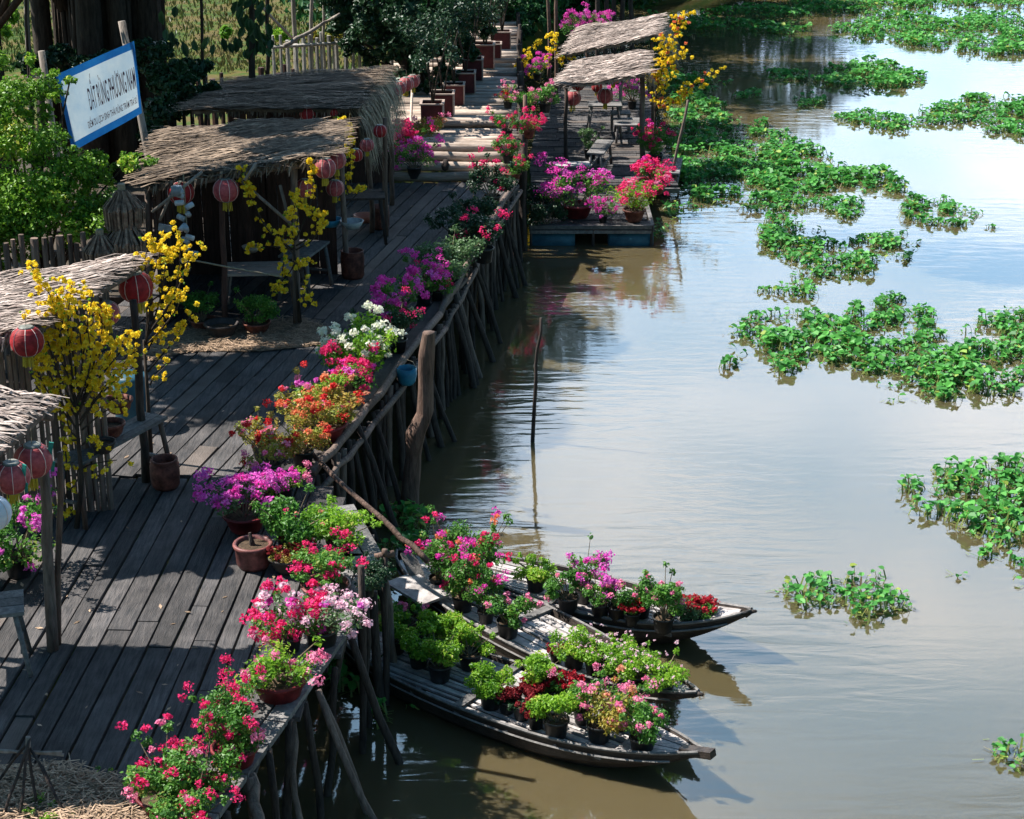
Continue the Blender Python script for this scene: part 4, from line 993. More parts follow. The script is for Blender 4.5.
# furniture
def table(name, c, L, W, h, rz, mat, label, cat='table', th=.035, leg=.03, stretcher=True, splay=.06, group=None):
    r = empty(name, c, label, cat, group, rz); mb = MB()
    for k in range(3): mb.box((0, -W / 2 + W / 3 * (k + .5), h - th / 2 + random.uniform(-.002, .002)), (L, W / 3 - .008, th), r=random.random())
    mb.build('top', mat, r)
    for sx in (-1, 1):
        for sy in (-1, 1):
            mb = MB(); mb.tube([(sx * (L / 2 - .06 + splay), sy * (W / 2 - .03 + splay * .6), 0), (sx * (L / 2 - .08), sy * (W / 2 - .05), h - th)], leg, 6); mb.build('leg', mat if random.random() < .6 else 'driftwood', r, True)
    if stretcher:
        for sx in (-1, 1):
            mb = MB(); mb.beam((sx * (L / 2 - .05), -W / 2 + .04, h * .35), (sx * (L / 2 - .05), W / 2 - .04, h * .35), .03, .03); mb.build('stretcher', mat, r)
    return r
def at_px(px, py, z): return U(px, py, z)
table('bench', U(118, 500, DECK), 1.5, .32, .72, math.radians(64), 'grey_plank', 'long narrow plank bench behind the yellow blossom tree, holding clay pots', 'bench')
table('stool', U(-6, 668, DECK), .62, .45, .62, math.radians(15), 'grey_plank', 'small wooden table with a reddish crossed leg at the left edge', 'table', leg=.025)
table('wooden_table', U(262, 310, DECK), 1.0, .6, .62, math.radians(4), 'pale_board', 'low wooden table inside the brown-roofed hut with bowls on it', 'table')
table('wooden_table', U(306, 292, DECK), .9, .45, .66, math.radians(75), 'grey_plank', 'narrow wooden table beside the hut post and yellow blossoms', 'table')
table('wooden_table', U(345, 240, DECK), 1.3, .6, .75, math.radians(5), 'dark_post', 'dark table in the shade of the farthest hut', 'table')
table('wooden_table', U(604, 135, FLOAT), .75, .6, .72, 0, 'grey_plank', 'slim-legged table under the near raft roof', 'table')
table('bench', U(600, 170, FLOAT), .35, 1.3, .5, math.radians(-12), 'grey_plank', 'long bench on the raft behind the magenta flowers', 'bench', splay=.02)
table('bench', U(572, 184, FLOAT), .7, .35, .42, math.radians(5), 'slat_wood', 'short pale bench at the left of the raft', 'bench', splay=.02)
table('bench', U(628, 140, FLOAT), .65, .8, .42, 0, 'grey_plank', 'broad grey bench at the right under the raft roof', 'bench', splay=.02)
table('bench', U(672, 185, .05), .35, 1.4, .42, math.radians(-8), 'grey_plank', 'narrow grey landing bench over the water at the right of the raft', 'bench', splay=.02)
r_ = empty('chair', U(620, 132, FLOAT), 'grey wooden chair with upright plank back under the raft roof', 'chair')
mb = MB(); mb.box((0, 0, .44), (.45, .42, .035)); mb.build('seat', 'grey_plank', r_)
mb = MB(); mb.beam((0, .22, .46), (0, .30, 1.0), .42, .03, up=(1, 0, 0)); mb.build('backrest', 'grey_plank', r_)
for sx in (-1, 1):
    for sy in (-1, 1): mb = MB(); mb.box((sx * .19, sy * .18, .21), (.04, .04, .42)); mb.build('leg', 'grey_plank', r_)

# pots on the bench and tables
for i, (px, py, z, s, mt, lab) in enumerate([(119, 412, DECK + .72, .62, 'clay', 'taller brown clay pot on the far end of the long bench'), (111, 436, DECK + .72, .62, 'clay', 'wide clay bowl in the middle of the long bench'),
        (104, 452, DECK + .72, .5, 'dark_clay', 'dark bowl at the near end of the long bench')]):
    pot_thing('clay_pot', [(0, 0), (.14, 0), (.20, .07), (.24, .2), (.26, .21), (.26, .25), (.235, .25), (.21, .18)], mt, U(px, py, z), lab, 'pot', soil=(.2, .17), s=s)
for (px, py, z, mt, lab) in [(252, 252, DECK + .62, 'pale_board', 'shallow pale bowl at the left end of the hut table'), (284, 248, DECK + .62, 'tin', 'grey bowl at the right end of the hut table')]:
    pot_thing('bowl', [(0, 0), (.07, 0), (.13, .05), (.16, .10), (.15, .10), (.12, .05), (0, .015)], mt, U(px, py, z), lab, 'bowl', s=.9)
for (px, py, mt, lab) in [(330, 224, 'blue_plastic', 'teal basin on the dark table in the far hut'), (352, 226, 'tin', 'pale metal basin on the dark table in the far hut')]:
    pot_thing('basin', [(0, 0), (.14, 0), (.18, .06), (.22, .14), (.20, .14), (.16, .06), (0, .02)], mt, U(px, py + 2, DECK + .75), lab, 'basin', s=.8)
pot_thing('blue_barrel', [(0, 0), (.17, 0), (.2, .05), (.21, .3), (.2, .6), (.17, .64), (0, .64)], 'drum_blue', U(134, 425, DECK), 'faded teal barrel half hidden behind the yellow blossoms', 'barrel')
pot_thing('white_basin', [(0, 0), (.12, 0), (.17, .06), (.2, .14), (.18, .14), (.14, .06), (0, .02)], 'tin', U(364, 222, DECK), 'pale basin on the floor between the far hut posts', 'basin', s=.9)

# string of tin cans
r_ = empty('can_string', P(185, 200, 22.6), 'hanging string of tin cans in front of the dark hut', 'hanging cans')
mb = MB(); mb.tube([(0, 0, .35), (.0, 0, -.95)], .008, 4); mb.build('cord', 'rope', r_)
for i in range(13):
    z = .12 - i * .075; a = random.uniform(0, 6.28); d = Vector((math.cos(a), math.sin(a) * .6, random.uniform(-.5, .5))).normalized(); p = Vector((random.uniform(-.03, .03), 0, z)) + d * .05
    mb = MB(); mb.tube([p - d * .055, p + d * .055], .036, 10); mb.build('can', 'tin', r_, True)
mb = MB(); mb.tube([(-.10, 0, .06), (-.10, 0, .18)], .07, 12); mb.build('ball_can', 'tin', r_, True)
mb = MB(); p = P(165, 228, 22.8); mb.box(p, (.17, .04, .09), Matrix.Rotation(.2, 3, 'Y')); tag(mb.build('small_plaque', 'tin'), 'small grey plaque hanging left of the string of cans', 'plaque')
pole('drying_line', [P(192, 260, 22.4), P(282, 277, 22.8)], [.012, .012], 'rope', 'taut pale cord stretched low in front of the hut', 'cord', 5, .004)

# maroon planters
TB = 'maroon planter boxes on the bamboo path'
names = ['nearest', 'second', 'third', 'fourth', 'fifth', 'sixth', 'seventh', 'farthest']
box0 = None; BOXP = []
for i, (xr, yb, w) in enumerate([(443, 127, 22), (453.5, 117, 22), (464, 105, 19), (475, 93, 19), (482.5, 80.5, 20), (494, 68, 22), (501, 61, 16), (510.5, 50, 17)]):
    p = U(xr, yb, PATH); s = w / pxs(p)
    if box0 is None:
        r = empty('planter_box', p, None, 'planter'); t = .025; D = .42; W = .42; Hh = .42
        mb = MB(); mb.box((-W / 2, 0.0125, Hh / 2), (W, t, Hh)); mb.box((-W / 2, D, Hh / 2), (W, t, Hh)); mb.box((-W + t / 2, D / 2, Hh / 2), (t, D - .03, Hh)); mb.build('panel', 'maroon_box', r)
        mb = MB(); mb.box((-t / 2 + .012, D / 2, Hh / 2), (t, D + .03, Hh + .004)); mb.build('side_panel', 'pale_board', r)  # right side, like the rim, coloured paler than the maroon panels
        mb = MB(); mb.box((-W / 2, .0, Hh + .012), (W + .05, .05, .024)); mb.box((-W / 2, D, Hh + .012), (W + .05, .05, .024)); mb.box((-W, D / 2, Hh + .012), (.05, D - .055, .024)); mb.box((.0, D / 2, Hh + .012), (.05, D - .055, .024)); mb.build('rim', 'pale_board', r)
        mb = MB(); mb.box((-W / 2, D / 2, Hh - .06), (W - .05, D - .05, .03)); mb.build('soil', 'soil', r); box0 = r
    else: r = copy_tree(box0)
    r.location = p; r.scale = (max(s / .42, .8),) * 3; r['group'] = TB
    r['label'] = '%s maroon planter box with a pale side along the left of the bamboo path' % names[i]
    BOXP.append(p + Vector((-.2, .2, .35)))

# ------------------------------------------------------------------ yellow blossom trees
def blossom_tree(label, Y, trunk, branches, petal='yellow', dens=26, rad=.03, jit=.045, depth=.3, r0=.03, name='blossom_tree', extra=None):
    base = U(*trunk[0], trunk_z(trunk, Y)) if False else P(*trunk[0], Y)
    root = empty(name, base, label, 'flowering tree'); rng = np.random.default_rng(hash_str(label) % 9999)
    off = base
    mb = MB(); pts = [P(*q, Y) - off for q in trunk]; mb.tube(pts, [r0 * (1 - .5 * i / (len(pts) - 1)) for i in range(len(pts))], 7); mb.build('trunk', 'bark', root, True)
    bm_ = MB(); fm = MB(); top = Y
    for br in branches:
        dy = rng.uniform(-depth, depth); n = len(br); pp = []
        for i, q in enumerate(br): pp.append(P(*q, Y + dy * i / (n - 1)) - off)
        # smooth polyline
        sm = []
        for i in range(n - 1):
            for k in range(6):
                t = k / 6; a = pp[max(i - 1, 0)]; b = pp[i]; c = pp[i + 1]; d = pp[min(i + 2, n - 1)]
                sm.append(.5 * ((2 * b) + (c - a) * t + (2 * a - 5 * b + 4 * c - d) * t * t + (3 * b - a - 3 * c + d) * t ** 3))
        sm.append(pp[-1]); m = len(sm)
        bm_.tube(sm, [.012 * (1 - .7 * i / m) for i in range(m)], 5)
        L = sum((sm[i + 1] - sm[i]).length for i in range(m - 1)); k = max(4, int(L * dens))
        for j in range(k):
            u = (.18 + .82 * rng.random() ** .8) * (m - 1); i = min(int(u), m - 2); p = sm[i].lerp(sm[i + 1], u - i) + Vector(rng.normal(size=3) * jit * .6)
            petal_ball(fm, p, rad * rng.uniform(.75, 1.2), 16, rad * 1.15, rng, 0 if (not extra or rng.random() > .14) else 1, .9)
            if rng.random() < .25: petal_ball(fm, p + Vector(rng.normal(size=3) * .03), rad * .5, 4, rad * .8, rng, 2, 1)
    bm_.build('branches', 'bark', root, True)
    fm.build('blossoms', ['petal_' + petal, 'petal_' + (extra or petal), 'leaf_lime'], root)
    return root
blossom_tree('large yellow blossom tree in full bloom in front of the slat screen and long bench', 16.8, [(76, 535), (82, 480), (78, 435), (76, 400)],
 [[(76, 410), (62, 350), (52, 300), (30, 268)], [(76, 405), (68, 330), (72, 282)], [(77, 410), (66, 340), (56, 292)], [(77, 405), (86, 335), (93, 292)], [(78, 412), (100, 352), (107, 305)],
  [(80, 420), (110, 380), (138, 347)], [(78, 420), (48, 372), (38, 352)], [(78, 430), (48, 392), (38, 372)], [(78, 432), (62, 402), (60, 380)], [(80, 440), (66, 445), (68, 480), (62, 515)],
  [(80, 470), (92, 464), (117, 460)], [(84, 405), (112, 392), (128, 394)], [(82, 400), (104, 372), (122, 350), (132, 335)], [(78, 400), (74, 360), (64, 320), (46, 300)], [(80, 400), (90, 365), (88, 330)],
  [(80, 410), (95, 380), (112, 350), (118, 330)], [(78, 415), (58, 372), (44, 330), (38, 318)], [(80, 425), (96, 400), (118, 378), (128, 368)], [(80, 440), (70, 430), (66, 415)], [(82, 445), (92, 438), (96, 442)],
  [(78, 405), (82, 360), (76, 310), (66, 290)], [(80, 408), (92, 370), (102, 330), (98, 310)], [(80, 412), (70, 380), (56, 352), (50, 345)], [(82, 430), (104, 412), (120, 406)]], dens=30, rad=.031, jit=.085)
blossom_tree('slim yellow blossom tree climbing the post at the corner of the bleached roof', 18.6, [(152, 470), (148, 400), (144, 340)],
 [[(146, 345), (150, 300), (145, 262), (152, 235)], [(146, 340), (160, 300), (166, 262), (172, 246)], [(146, 338), (172, 300), (180, 258), (178, 234)], [(148, 335), (176, 292), (188, 262), (194, 250)],
  [(146, 345), (160, 330), (166, 312), (167, 300)], [(148, 372), (170, 345), (184, 326), (193, 311)], [(150, 385), (154, 378), (168, 364)], [(146, 340), (150, 290), (160, 252), (158, 240)], [(148, 350), (156, 336), (158, 345)], [(150, 342), (176, 310), (180, 290)]], dens=22, rad=.032, jit=.08)
blossom_tree('yellow blossom tree against the hut post, in shade beside the wooden tables', 23.1, [(300, 322), (296, 280), (294, 245)],
 [[(294, 250), (268, 230), (255, 205), (246, 185), (240, 166)], [(294, 250), (270, 246), (250, 246)], [(294, 245), (298, 215), (297, 192)], [(296, 240), (310, 205), (313, 180), (311, 163)], [(296, 250), (316, 236), (318, 210)],
  [(295, 262), (284, 262), (282, 290)], [(296, 262), (303, 280), (312, 303)], [(295, 255), (282, 240), (288, 225)], [(295, 250), (292, 225), (296, 200)], [(296, 258), (290, 272), (274, 290)], [(296, 262), (306, 258), (304, 270)], [(294, 250), (276, 238), (264, 222)], [(296, 246), (322, 228), (322, 214)]], dens=24, rad=.036, jit=.07)
blossom_tree('thin yellow blossom tree between the second hut post and the palm fringe', 26.0, [(346, 272), (344, 230), (343, 205)],
 [[(343, 208), (338, 160), (335, 128)], [(343, 205), (350, 175), (350, 125)], [(344, 208), (356, 195), (362, 186)], [(343, 205), (336, 190), (322, 192)], [(343, 200), (346, 160), (342, 120)], [(344, 200), (330, 150), (322, 128)]], dens=20, rad=.036)
blossom_tree('yellow blossom branches arching over the right edge of the bamboo path', 40.5, [(520, 100), (518, 92), (518, 85)],
 [[(518, 88), (516, 72), (524, 60), (534, 44), (553, 33)], [(518, 88), (521, 70), (530, 56)], [(520, 86), (540, 68), (551, 52), (554, 36)], [(520, 86), (535, 72), (552, 62), (579, 59)], [(519, 88), (519, 80), (522, 76)]], dens=20, rad=.045, jit=.10)
blossom_tree('yellow and orange blossom tree at the water side of the raft roofs', 38.5, [(654, 160), (655, 120), (656, 90)],
 [[(656, 100), (660, 65), (672, 40), (688, 13)], [(656, 95), (668, 50), (676, 28), (677, 16)], [(656, 100), (655, 80), (657, 60)], [(656, 100), (664, 72), (686, 50)], [(656, 105), (680, 95), (700, 80), (720, 70)], [(656, 110), (678, 100), (692, 90)],
  [(656, 95), (662, 70), (660, 50), (655, 36)], [(655, 110), (650, 85), (652, 70)], [(656, 100), (670, 80), (674, 60), (668, 48)], [(656, 112), (664, 92), (668, 70)], [(656, 110), (668, 104), (680, 98)]], dens=20, rad=.044, jit=.12, extra='orange')

# ------------------------------------------------------------------ trees
def crown_px(mb, lobes, n, size, seed, flat=.8, mi=0):
    rng = np.random.default_rng(seed); cs = []; rs = []
    for (px, py, Y, rp) in lobes:
        p = P(px, py, Y); r = rp / pxs(p); cs.append(p); rs.append((r * .8, r * .95, r * flat * .8))
        for k in range(8):
            d = rng.normal(size=3); d /= np.linalg.norm(d); q = p + Vector((d[0] * r * .95, d[1] * r, d[2] * r * flat)); rr = r * rng.uniform(.18, .36); cs.append(q); rs.append((rr, rr, rr * .55))
    leaf_cloud(mb, cs, rs, n, size, rng, mi=mi, shell=.2)
def tree(name, label, base, trunk_r, lobes, n, size, leaf, seed, bark='bark', group=None, extra_trunk=None, flat=.8, cat='tree'):
    root = empty(name, base, label, cat, group); off = Vector(base)
    top = sum((P(a, b, c) for a, b, c, d in lobes), Vector()) / len(lobes)
    mb = MB(); mb.tube(wob(Vector((0, 0, -.1)), Vector((top - off).xy.to_3d() * .4 + Vector((0, 0, (top.z - off.z) * .8))), 6, .06), [trunk_r * (1.25 - .12 * i) for i in range(7)], 9)
    for (a, b, c, d) in lobes:
        q = P(a, b, c) - off; s0 = Vector((q.x * .25, q.y * .25, q.z * .45)); mb.tube([s0, s0.lerp(q, .5) + Vector((0, 0, .15)), q], [trunk_r * .4, trunk_r * .22, .012], 5)
    if extra_trunk: extra_trunk(mb, off)
    mb.build('trunk', bark, root, True)
    mb = MB(); crown_px(mb, lobes, n, size, seed, flat)
    for i in range(len(mb.v)): v = mb.v[i]; mb.v[i] = (v[0] - off.x, v[1] - off.y, v[2] - off.z)
    mb.build('crown', leaf, root); return root
# left bush with sunlit leaves
lob = [(15, 95, 24, 34), (45, 88, 24.2, 22), (70, 80, 24.4, 7), (35, 215, 23, 30), (75, 232, 22.9, 20), (100, 222, 23, 16), (0, 225, 23, 30), (60, 175, 23.4, 24), (10, 140, 23.6, 40), (45, 140, 23.6, 30), (78, 165, 23.6, 26), (20, 190, 23.2, 44), (60, 200, 23.4, 34), (100, 175, 23.8, 20), (128, 162, 23.8, 14),
       (-20, 120, 23.8, 40), (-20, 190, 23.2, 44), (95, 205, 23.6, 22), (30, 232, 23, 32), (80, 228, 23.2, 20), (112, 195, 23.4, 14), (-5, 60, 24.6, 20), (150, 163, 23.9, 9), (-10, 240, 23, 35), (46, 115, 24, 9), (30, 60, 24.6, 8)]
tree('leafy_shrub', 'large bright leafy shrub in front of the lower corner of the blue-framed sign', (P(30, 200, 24).x, 24, LAND), .07, lob, 30000, .058, 'leaf_bright', 5, cat='shrub')
# dark tree by the planters and brighter one
lob = [(345, 8, 39, 26), (375, 25, 38, 30), (398, 45, 37.6, 24), (428, 30, 38.5, 32), (452, 48, 39, 20), (468, 15, 40, 30), (352, 42, 38.5, 16), (418, 62, 37.8, 15), (443, 72, 37.8, 12), (340, -20, 39, 30), (380, -25, 38, 40),
       (430, -25, 38, 35), (400, 75, 37.2, 11), (430, 84, 37.4, 10), (452, 76, 37.6, 9), (472, 52, 39, 10), (415, 88, 37.3, 7), (400, 15, 37, 26), (370, 58, 38.4, 10), (335, 28, 39.2, 10)]
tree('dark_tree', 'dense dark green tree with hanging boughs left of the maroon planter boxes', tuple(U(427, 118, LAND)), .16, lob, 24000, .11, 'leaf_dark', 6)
lob = [(490, 8, 47, 22), (512, 12, 47.5, 20), (524, 30, 48, 11), (503, 32, 47, 13), (485, 28, 46, 12), (500, -20, 47, 26), (525, -15, 48, 20), (536, 12, 49, 10)]
tree('bright_tree', 'brighter green tree overhanging the far end of the bamboo path', (*U(490, 50, LAND)[:2], LAND), .10, lob, 9000, .11, 'leaf_tree', 7)
# shrubs standing in the planters
for i, bp3 in enumerate(BOXP):
    s = 1.0; root = empty('planter_shrub', bp3, ['thin dark shrub growing from the nearest planter box', 'thin dark shrub growing from the second planter box', 'thin dark shrub growing from the third planter box', 'thin dark shrub growing from the fourth planter box',
        'thin dark shrub growing from the fifth planter box', 'thin dark shrub growing from the sixth planter box', 'thin dark shrub growing from the seventh planter box', 'thin dark shrub growing from the farthest planter box'][i], 'shrub', 'shrubs in the maroon planter boxes')
    mb = MB()
    for k in range(5): a = random.uniform(0, 6.28); mb.tube([(0, 0, 0), (.08 * math.cos(a), .08 * math.sin(a), .5), (.3 * math.cos(a), .3 * math.sin(a), 1.3)], [.02, .014, .006], 5)
    mb.build('stems', 'bark', root, True)
    rng = np.random.default_rng(50 + i); mb = MB()
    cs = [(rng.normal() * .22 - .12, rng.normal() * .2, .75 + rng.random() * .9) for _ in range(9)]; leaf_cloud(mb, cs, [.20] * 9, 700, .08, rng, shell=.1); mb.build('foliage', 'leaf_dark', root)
# banyan with aerial roots
def banyan(mb, off):
    rs = random.Random(3)
    for k in range(46):
        px = rs.uniform(42, 168); Y = rs.uniform(33.2, 35.4); a = P(px, 60, Y); r = rs.choice([.02, .03, .04, .07, .12, .2, .26])
        mb.tube([Vector((a.x + rs.uniform(-.15, .15), Y, .9)) - off, Vector((a.x, Y, 2.6)) - off, Vector((a.x + rs.uniform(-.1, .1), Y, 5.0)) - off, Vector((a.x * .5 + (-7.9) * .5, Y, 7.5)) - off], [r * 1.2, r, r * .9, r * .8], 7)
lob = [(40, -190, 33, 80), (90, -200, 35.5, 65), (20, -260, 35, 90), (20, -290, 33, 90), (-60, -200, 34, 100)]
tree('banyan', 'massive dark banyan trunk with many hanging aerial roots behind the sign', (P(105, 60, 34.3).x, 34.3, LAND), .5, lob, 9000, .24, 'leaf_tree', 8, extra_trunk=banyan)
# canopy trees left of and above the picture that shade the huts
def canopy(name, label, x, y, lobes, n, size, seed, leaf='leaf_tree', r=.16, z=LAND, bark='bark', cat='tree', group='shade trees over the huts'):
    root = empty(name, (x, y, z), label, cat, group); mb = MB(); hz = sum(l[2] for l in lobes) / len(lobes) - z
    mb.tube(wob((0, 0, -.1), (0, 0, hz * .75), 6, .08), [r * (1.2 - .1 * i) for i in range(7)], 9)
    for (dx, dy, zz, rr) in lobes: mb.tube([(0, 0, hz * .5), (dx * .5, dy * .5, (zz - z) * .8), (dx, dy, zz - z)], [r * .5, r * .25, .02], 6)
    mb.build('trunk', bark, root, True); mb = MB(); leaf_cloud(mb, [(a, b, c - z) for a, b, c, d in lobes], [(d, d, d * .6) for a, b, c, d in lobes], n, size, np.random.default_rng(seed), shell=.1)
    mb.build('crown', leaf, root); return root
canopy('shade_tree', 'spreading tree beyond the left edge whose crown shades the middle of the boardwalk', -9.2, 28.0, [(3.0, -.9, 7.2, .9), (2.7, .6, 7.3, 1.1), (3.4, 1.6, 7.2, 1.1), (1.4, 1.9, 7.8, 1.3), (3.2, -1.8, 6.9, .7), (4.4, .4, 7.1, .9), (2.2, 3.0, 7.6, 1.2), (.6, 1.0, 7.8, 1.0)], 13000, .22, 21)
canopy('shade_tree', 'tree beyond the left edge whose crown shades the brown-roofed hut', -9.8, 22.6, [(1.6, .1, 6.8, .9), (2.6, .4, 6.7, .9), (3.6, .0, 6.6, .8), (1.8, -.8, 6.8, .8), (3.0, -.9, 6.6, .7), (3.8, 1.0, 6.7, .8), (4.4, 2.2, 6.8, .7)], 7500, .18, 22)
canopy('shade_tree', 'tree whose crown shades the farthest hut and palm fringe', -9.0, 31.6, [(.4, -.8, 7.4, 1.2), (1.4, -1.0, 7.2, .9), (.8, -2.0, 7.2, 1.1), (2.2, -2.2, 7.0, .9), (3.2, -2.4, 6.8, .8)], 5500, .20, 23)
canopy('tall_tree', 'tall dark tree rising above the top edge of the photo beside the dark hanging boughs', -2.2, 37.6, [(2.2, -3.0, 7.4, .7), (.8, -3.4, 12.8, 1.4), (-.2, -3.0, 13.8, 1.5), (1.3, -3.6, 14.2, 1.2), (2.4, -3.4, 13.2, 1.0)], 8000, .22, 25, r=.07)
# trees on the bend of the bank, seen mostly as reflections
for i, (x, y, h, r_) in enumerate([(2.2, 57, 6.0, 1.7), (4.6, 63, 6.6, 2.0), (7.6, 68, 6.6, 2.2), (-.8, 54, 6.4, 1.6), (11.5, 74, 6.0, 2.2), (.6, 60, 8.2, 2.2), (.6, 56.5, 10.6, 2.0), (-1.6, 52.5, 11.4, 1.9), (-2.9, 49.8, 13.4, 2.0)]):
    lobes = [(0, 0, h, r_), (r_ * .8, .3, h - 1.2, r_ * .75), (-r_ * .8, 0, h - 1.0, r_ * .75), (0, -r_ * .6, h - 2.0, r_ * .8), (r_ * .3, 0, h - 3.2, r_ * .8), (-r_ * .5, 0, h - 3.4, r_ * .7), (r_ * .1, -.2, h - 4.4, r_ * .7)]
    canopy('bank_tree', ['dark bank tree behind the far raft roof', 'bank tree at the top edge right of the raft roofs', 'bank tree over the far hyacinth', 'bank tree above the end of the path', 'bank tree farthest right on the bend', 'rounded bank tree behind the others on the bend', 'tall bank tree above the far raft roof', 'tall slim bank tree beyond the end of the bamboo path', 'tallest bank tree left of the end of the bamboo path'][i], x, y, lobes + [(0, -.8, 1.8, r_), (r_ * .9, -.5, 1.6, r_ * .8), (-r_ * .9, -.5, 2.2, r_ * .8)], 9000, .25, 40 + i, 'leaf_tree', group='trees on the bend of the river bank')
# thin pale trunks in the field behind the fences
for i, (px, Y, lean, r_, lab) in enumerate([(265, 36, 2, .05, 'slender dark trunk crossing the bright field left of the pale fence'), (296, 40, -2, .06, 'thin pale trunk behind the left end of the pale fence'), (310, 41, 1, .05, 'thin trunk second from left behind the pale fence'),
        (323, 40.5, 1, .04, 'thin trunk third from left behind the pale fence'), (335, 42, -1, .035, 'thin trunk near the dark tree boughs'), (201, 33, 1, .035, 'hanging root line right of the sign'), (24, 33, 3, .06, 'pale leaning trunk left of the banyan'), (30, 31, -4, .03, 'thin dark vine at the left of the banyan')]):
    a = P(px, 80, Y); pole('thin_trunk', [(a.x, Y, LAND - .05), P(px + lean, 20, Y), P(px + lean * 2, -120, Y)], [r_, r_ * .7], 'bark' if i in (0, 5, 7) else 'trunk_pale', lab, 'trunk', 7, .03)
pole('bamboo_pole', [P(250, -5, 37), P(296, 42, 37.5)], [.03, .03], 'bamboo', 'pale straight pole slanting down toward the pale fence', 'pole', 6, .01)
pole('branch_rail', [P(284, 46, 37.2), P(310, 32, 37.6), P(340, 14, 38)], [.05, .03], 'trunk_pale', 'bare pale branch rising from the fence toward the dark tree', 'branch', 6, .04)
for (px, Y, lab) in [(549, 44, 'tall brown bamboo pole right of the bright green tree'), (556, 44.5, 'tall bamboo pole beside the magenta flowers at the top'), (525, 34, 'tall brown stake on the path edge beside the crimson plants'), (587, 47, 'tall dark stake behind the far raft roof')]:
    b0 = P(px, 90, Y); z0 = PATH if Y > 40 else FLOAT; pole('tall_stake', [(b0.x, Y, 0), P(px, 20 if Y > 40 else 95, Y)] + ([P(px - 1, -30, Y)] if Y > 40 else []), [.05, .04], 'driftwood', lab, 'stake', 7, .02)
for i, (px, Y, top, lab) in enumerate([(598, 46.5, 4, 'dark stake just left of the tallest one behind the raft'), (606, 46.8, 2, 'tallest dark stake behind the far raft roof'), (614, 47, 5, 'dark stake third from left behind the far raft roof'), (622, 47, 0, 'dark stake fourth from left behind the far raft roof'), (631, 47.5, 6, 'dark stake farthest right behind the far raft roof')]):
    b0 = P(px, 90, Y); pole('tall_stake', [(b0.x, Y, -.3), P(px, 30, Y), P(px + 1, -30 + top, Y)], [.07, .06], 'dark_post', lab, 'stake', 7, .03)
# big leaved vine silhouettes
root = empty('rubber_tree', (P(250, 60, 31).x, 31, LAND), 'dark big-leaved plant silhouetted against the bright field', 'tree'); off = Vector(root.location); rng = np.random.default_rng(77)
mb = MB(); mb.tube([Vector((0, 0, 0)), P(252, 70, 31) - off, P(252, 20, 31) - off, P(250, -60, 31) - off], [.07, .06, .05, .04], 7)
lv = [(250, 20), (258, 30), (245, 40), (262, 45), (250, 55), (240, 12), (262, 15), (255, 5), (268, 38)]
for q in lv: mb.tube([P(251, q[1] - 8, 31) - off, P(*q, 31) - off], .012, 4)
mb.build('trunk', 'bark', root, True); mb = MB()
C = []; 
for q in lv:
    for k in range(5): p = P(q[0] + rng.normal() * 5, q[1] + rng.normal() * 5, 31 + rng.normal() * .2) - off; C.append(p)
for q in ((224, 45), (231, 48), (238, 46), (166, 35), (172, 38), (162, 18), (175, 12), (185, 50), (195, 46), (205, 44), (213, 50)): C.append(P(*q, 31) - off)
C = np.array([tuple(c) for c in C]); n = len(C); D = np.stack([rng.normal(size=n) * .35, rng.normal(size=n) * .2, -np.ones(n)], 1); N = np.stack([rng.normal(size=n) * .4, -np.ones(n), np.full(n, .4)], 1)
blades(mb, C, D, N, np.full(n, .26) * rng.uniform(.7, 1.2, n), np.full(n, .13), rng.random(n)); mb.build('leaves', 'leaf_dark', root)
# dark undergrowth behind the huts
def undergrowth(label, lobes, n, size, leaf, seed):
    mb = MB(); crown_px(mb, lobes, n, size, seed, .8); o = mb.build('undergrowth_shrub', leaf); tag(o, label, 'shrub'); return o
undergrowth('dark tangled shrub between the sign and the brown roof', [(165, 80, 29, 24), (185, 95, 29, 22), (160, 110, 28, 20), (195, 70, 30, 16), (205, 95, 29.5, 16), (150, 130, 27.6, 14)], 4200, .12, 'leaf_dark', 91)
undergrowth('dark low shrub below the banyan and behind the sign', [(60, 55, 32.5, 18), (90, 70, 32, 24), (130, 60, 32.4, 22), (160, 50, 32.4, 18), (30, 62, 32, 14), (110, 90, 31, 24)], 4200, .12, 'leaf_dark', 92)
undergrowth('sunlit green weeds at the top left corner in the field', [(10, 15, 47, 10), (0, 30, 44, 10), (280, 35, 44, 9), (292, 42, 44, 8), (225, 32, 46, 7)], 1400, .14, 'leaf_bright', 93)
undergrowth('orange and yellow flowering weeds behind the pale fence', [(312, 36, 42, 6), (328, 38, 42, 8), (340, 34, 42, 6)], 900, .13, 'autumn_leaf', 94)

# ------------------------------------------------------------------ fences
def fence(label, A, B, z0, z1, w, gap, mat, rails=(), jz=.08, round_=True):
    mid = (Vector((*A, z0)) + Vector((*B, z0))) / 2; root = empty('fence', mid, label, 'fence')
    o = slats(root, (*A, 0), (*B, 0), z0, z1, w, mat, 'stakes', jz, gap, round_); o.location = -mid
    for z in rails:
        mb = MB(); mb.tube([(A[0], A[1] - .06, z), (B[0], B[1] - .06, z)], .035, 6, .5); q = mb.build('rail', mat, root, True); q.location = -mid
    return root
fence('brown paling fence below the big leafy shrub', P(-60, 270, 22.5)[:2], P(104, 262, 22.5)[:2], LAND, 2.85, .10, .02, 'paling', (2.3,))
fence('dark paling fence behind the huts with light gaps', P(150, 90, 34.5)[:2], P(300, 80, 36.5)[:2], LAND, 2.55, .12, .07, 'wall_wood', (2.2,), .12)
fence('pale weathered bamboo fence in front of the bright field', P(272, 60, 38.5)[:2], P(392, 60, 39.5)[:2], LAND, 2.75, .10, .05, 'pale_paling', (2.6, 1.9), .12)
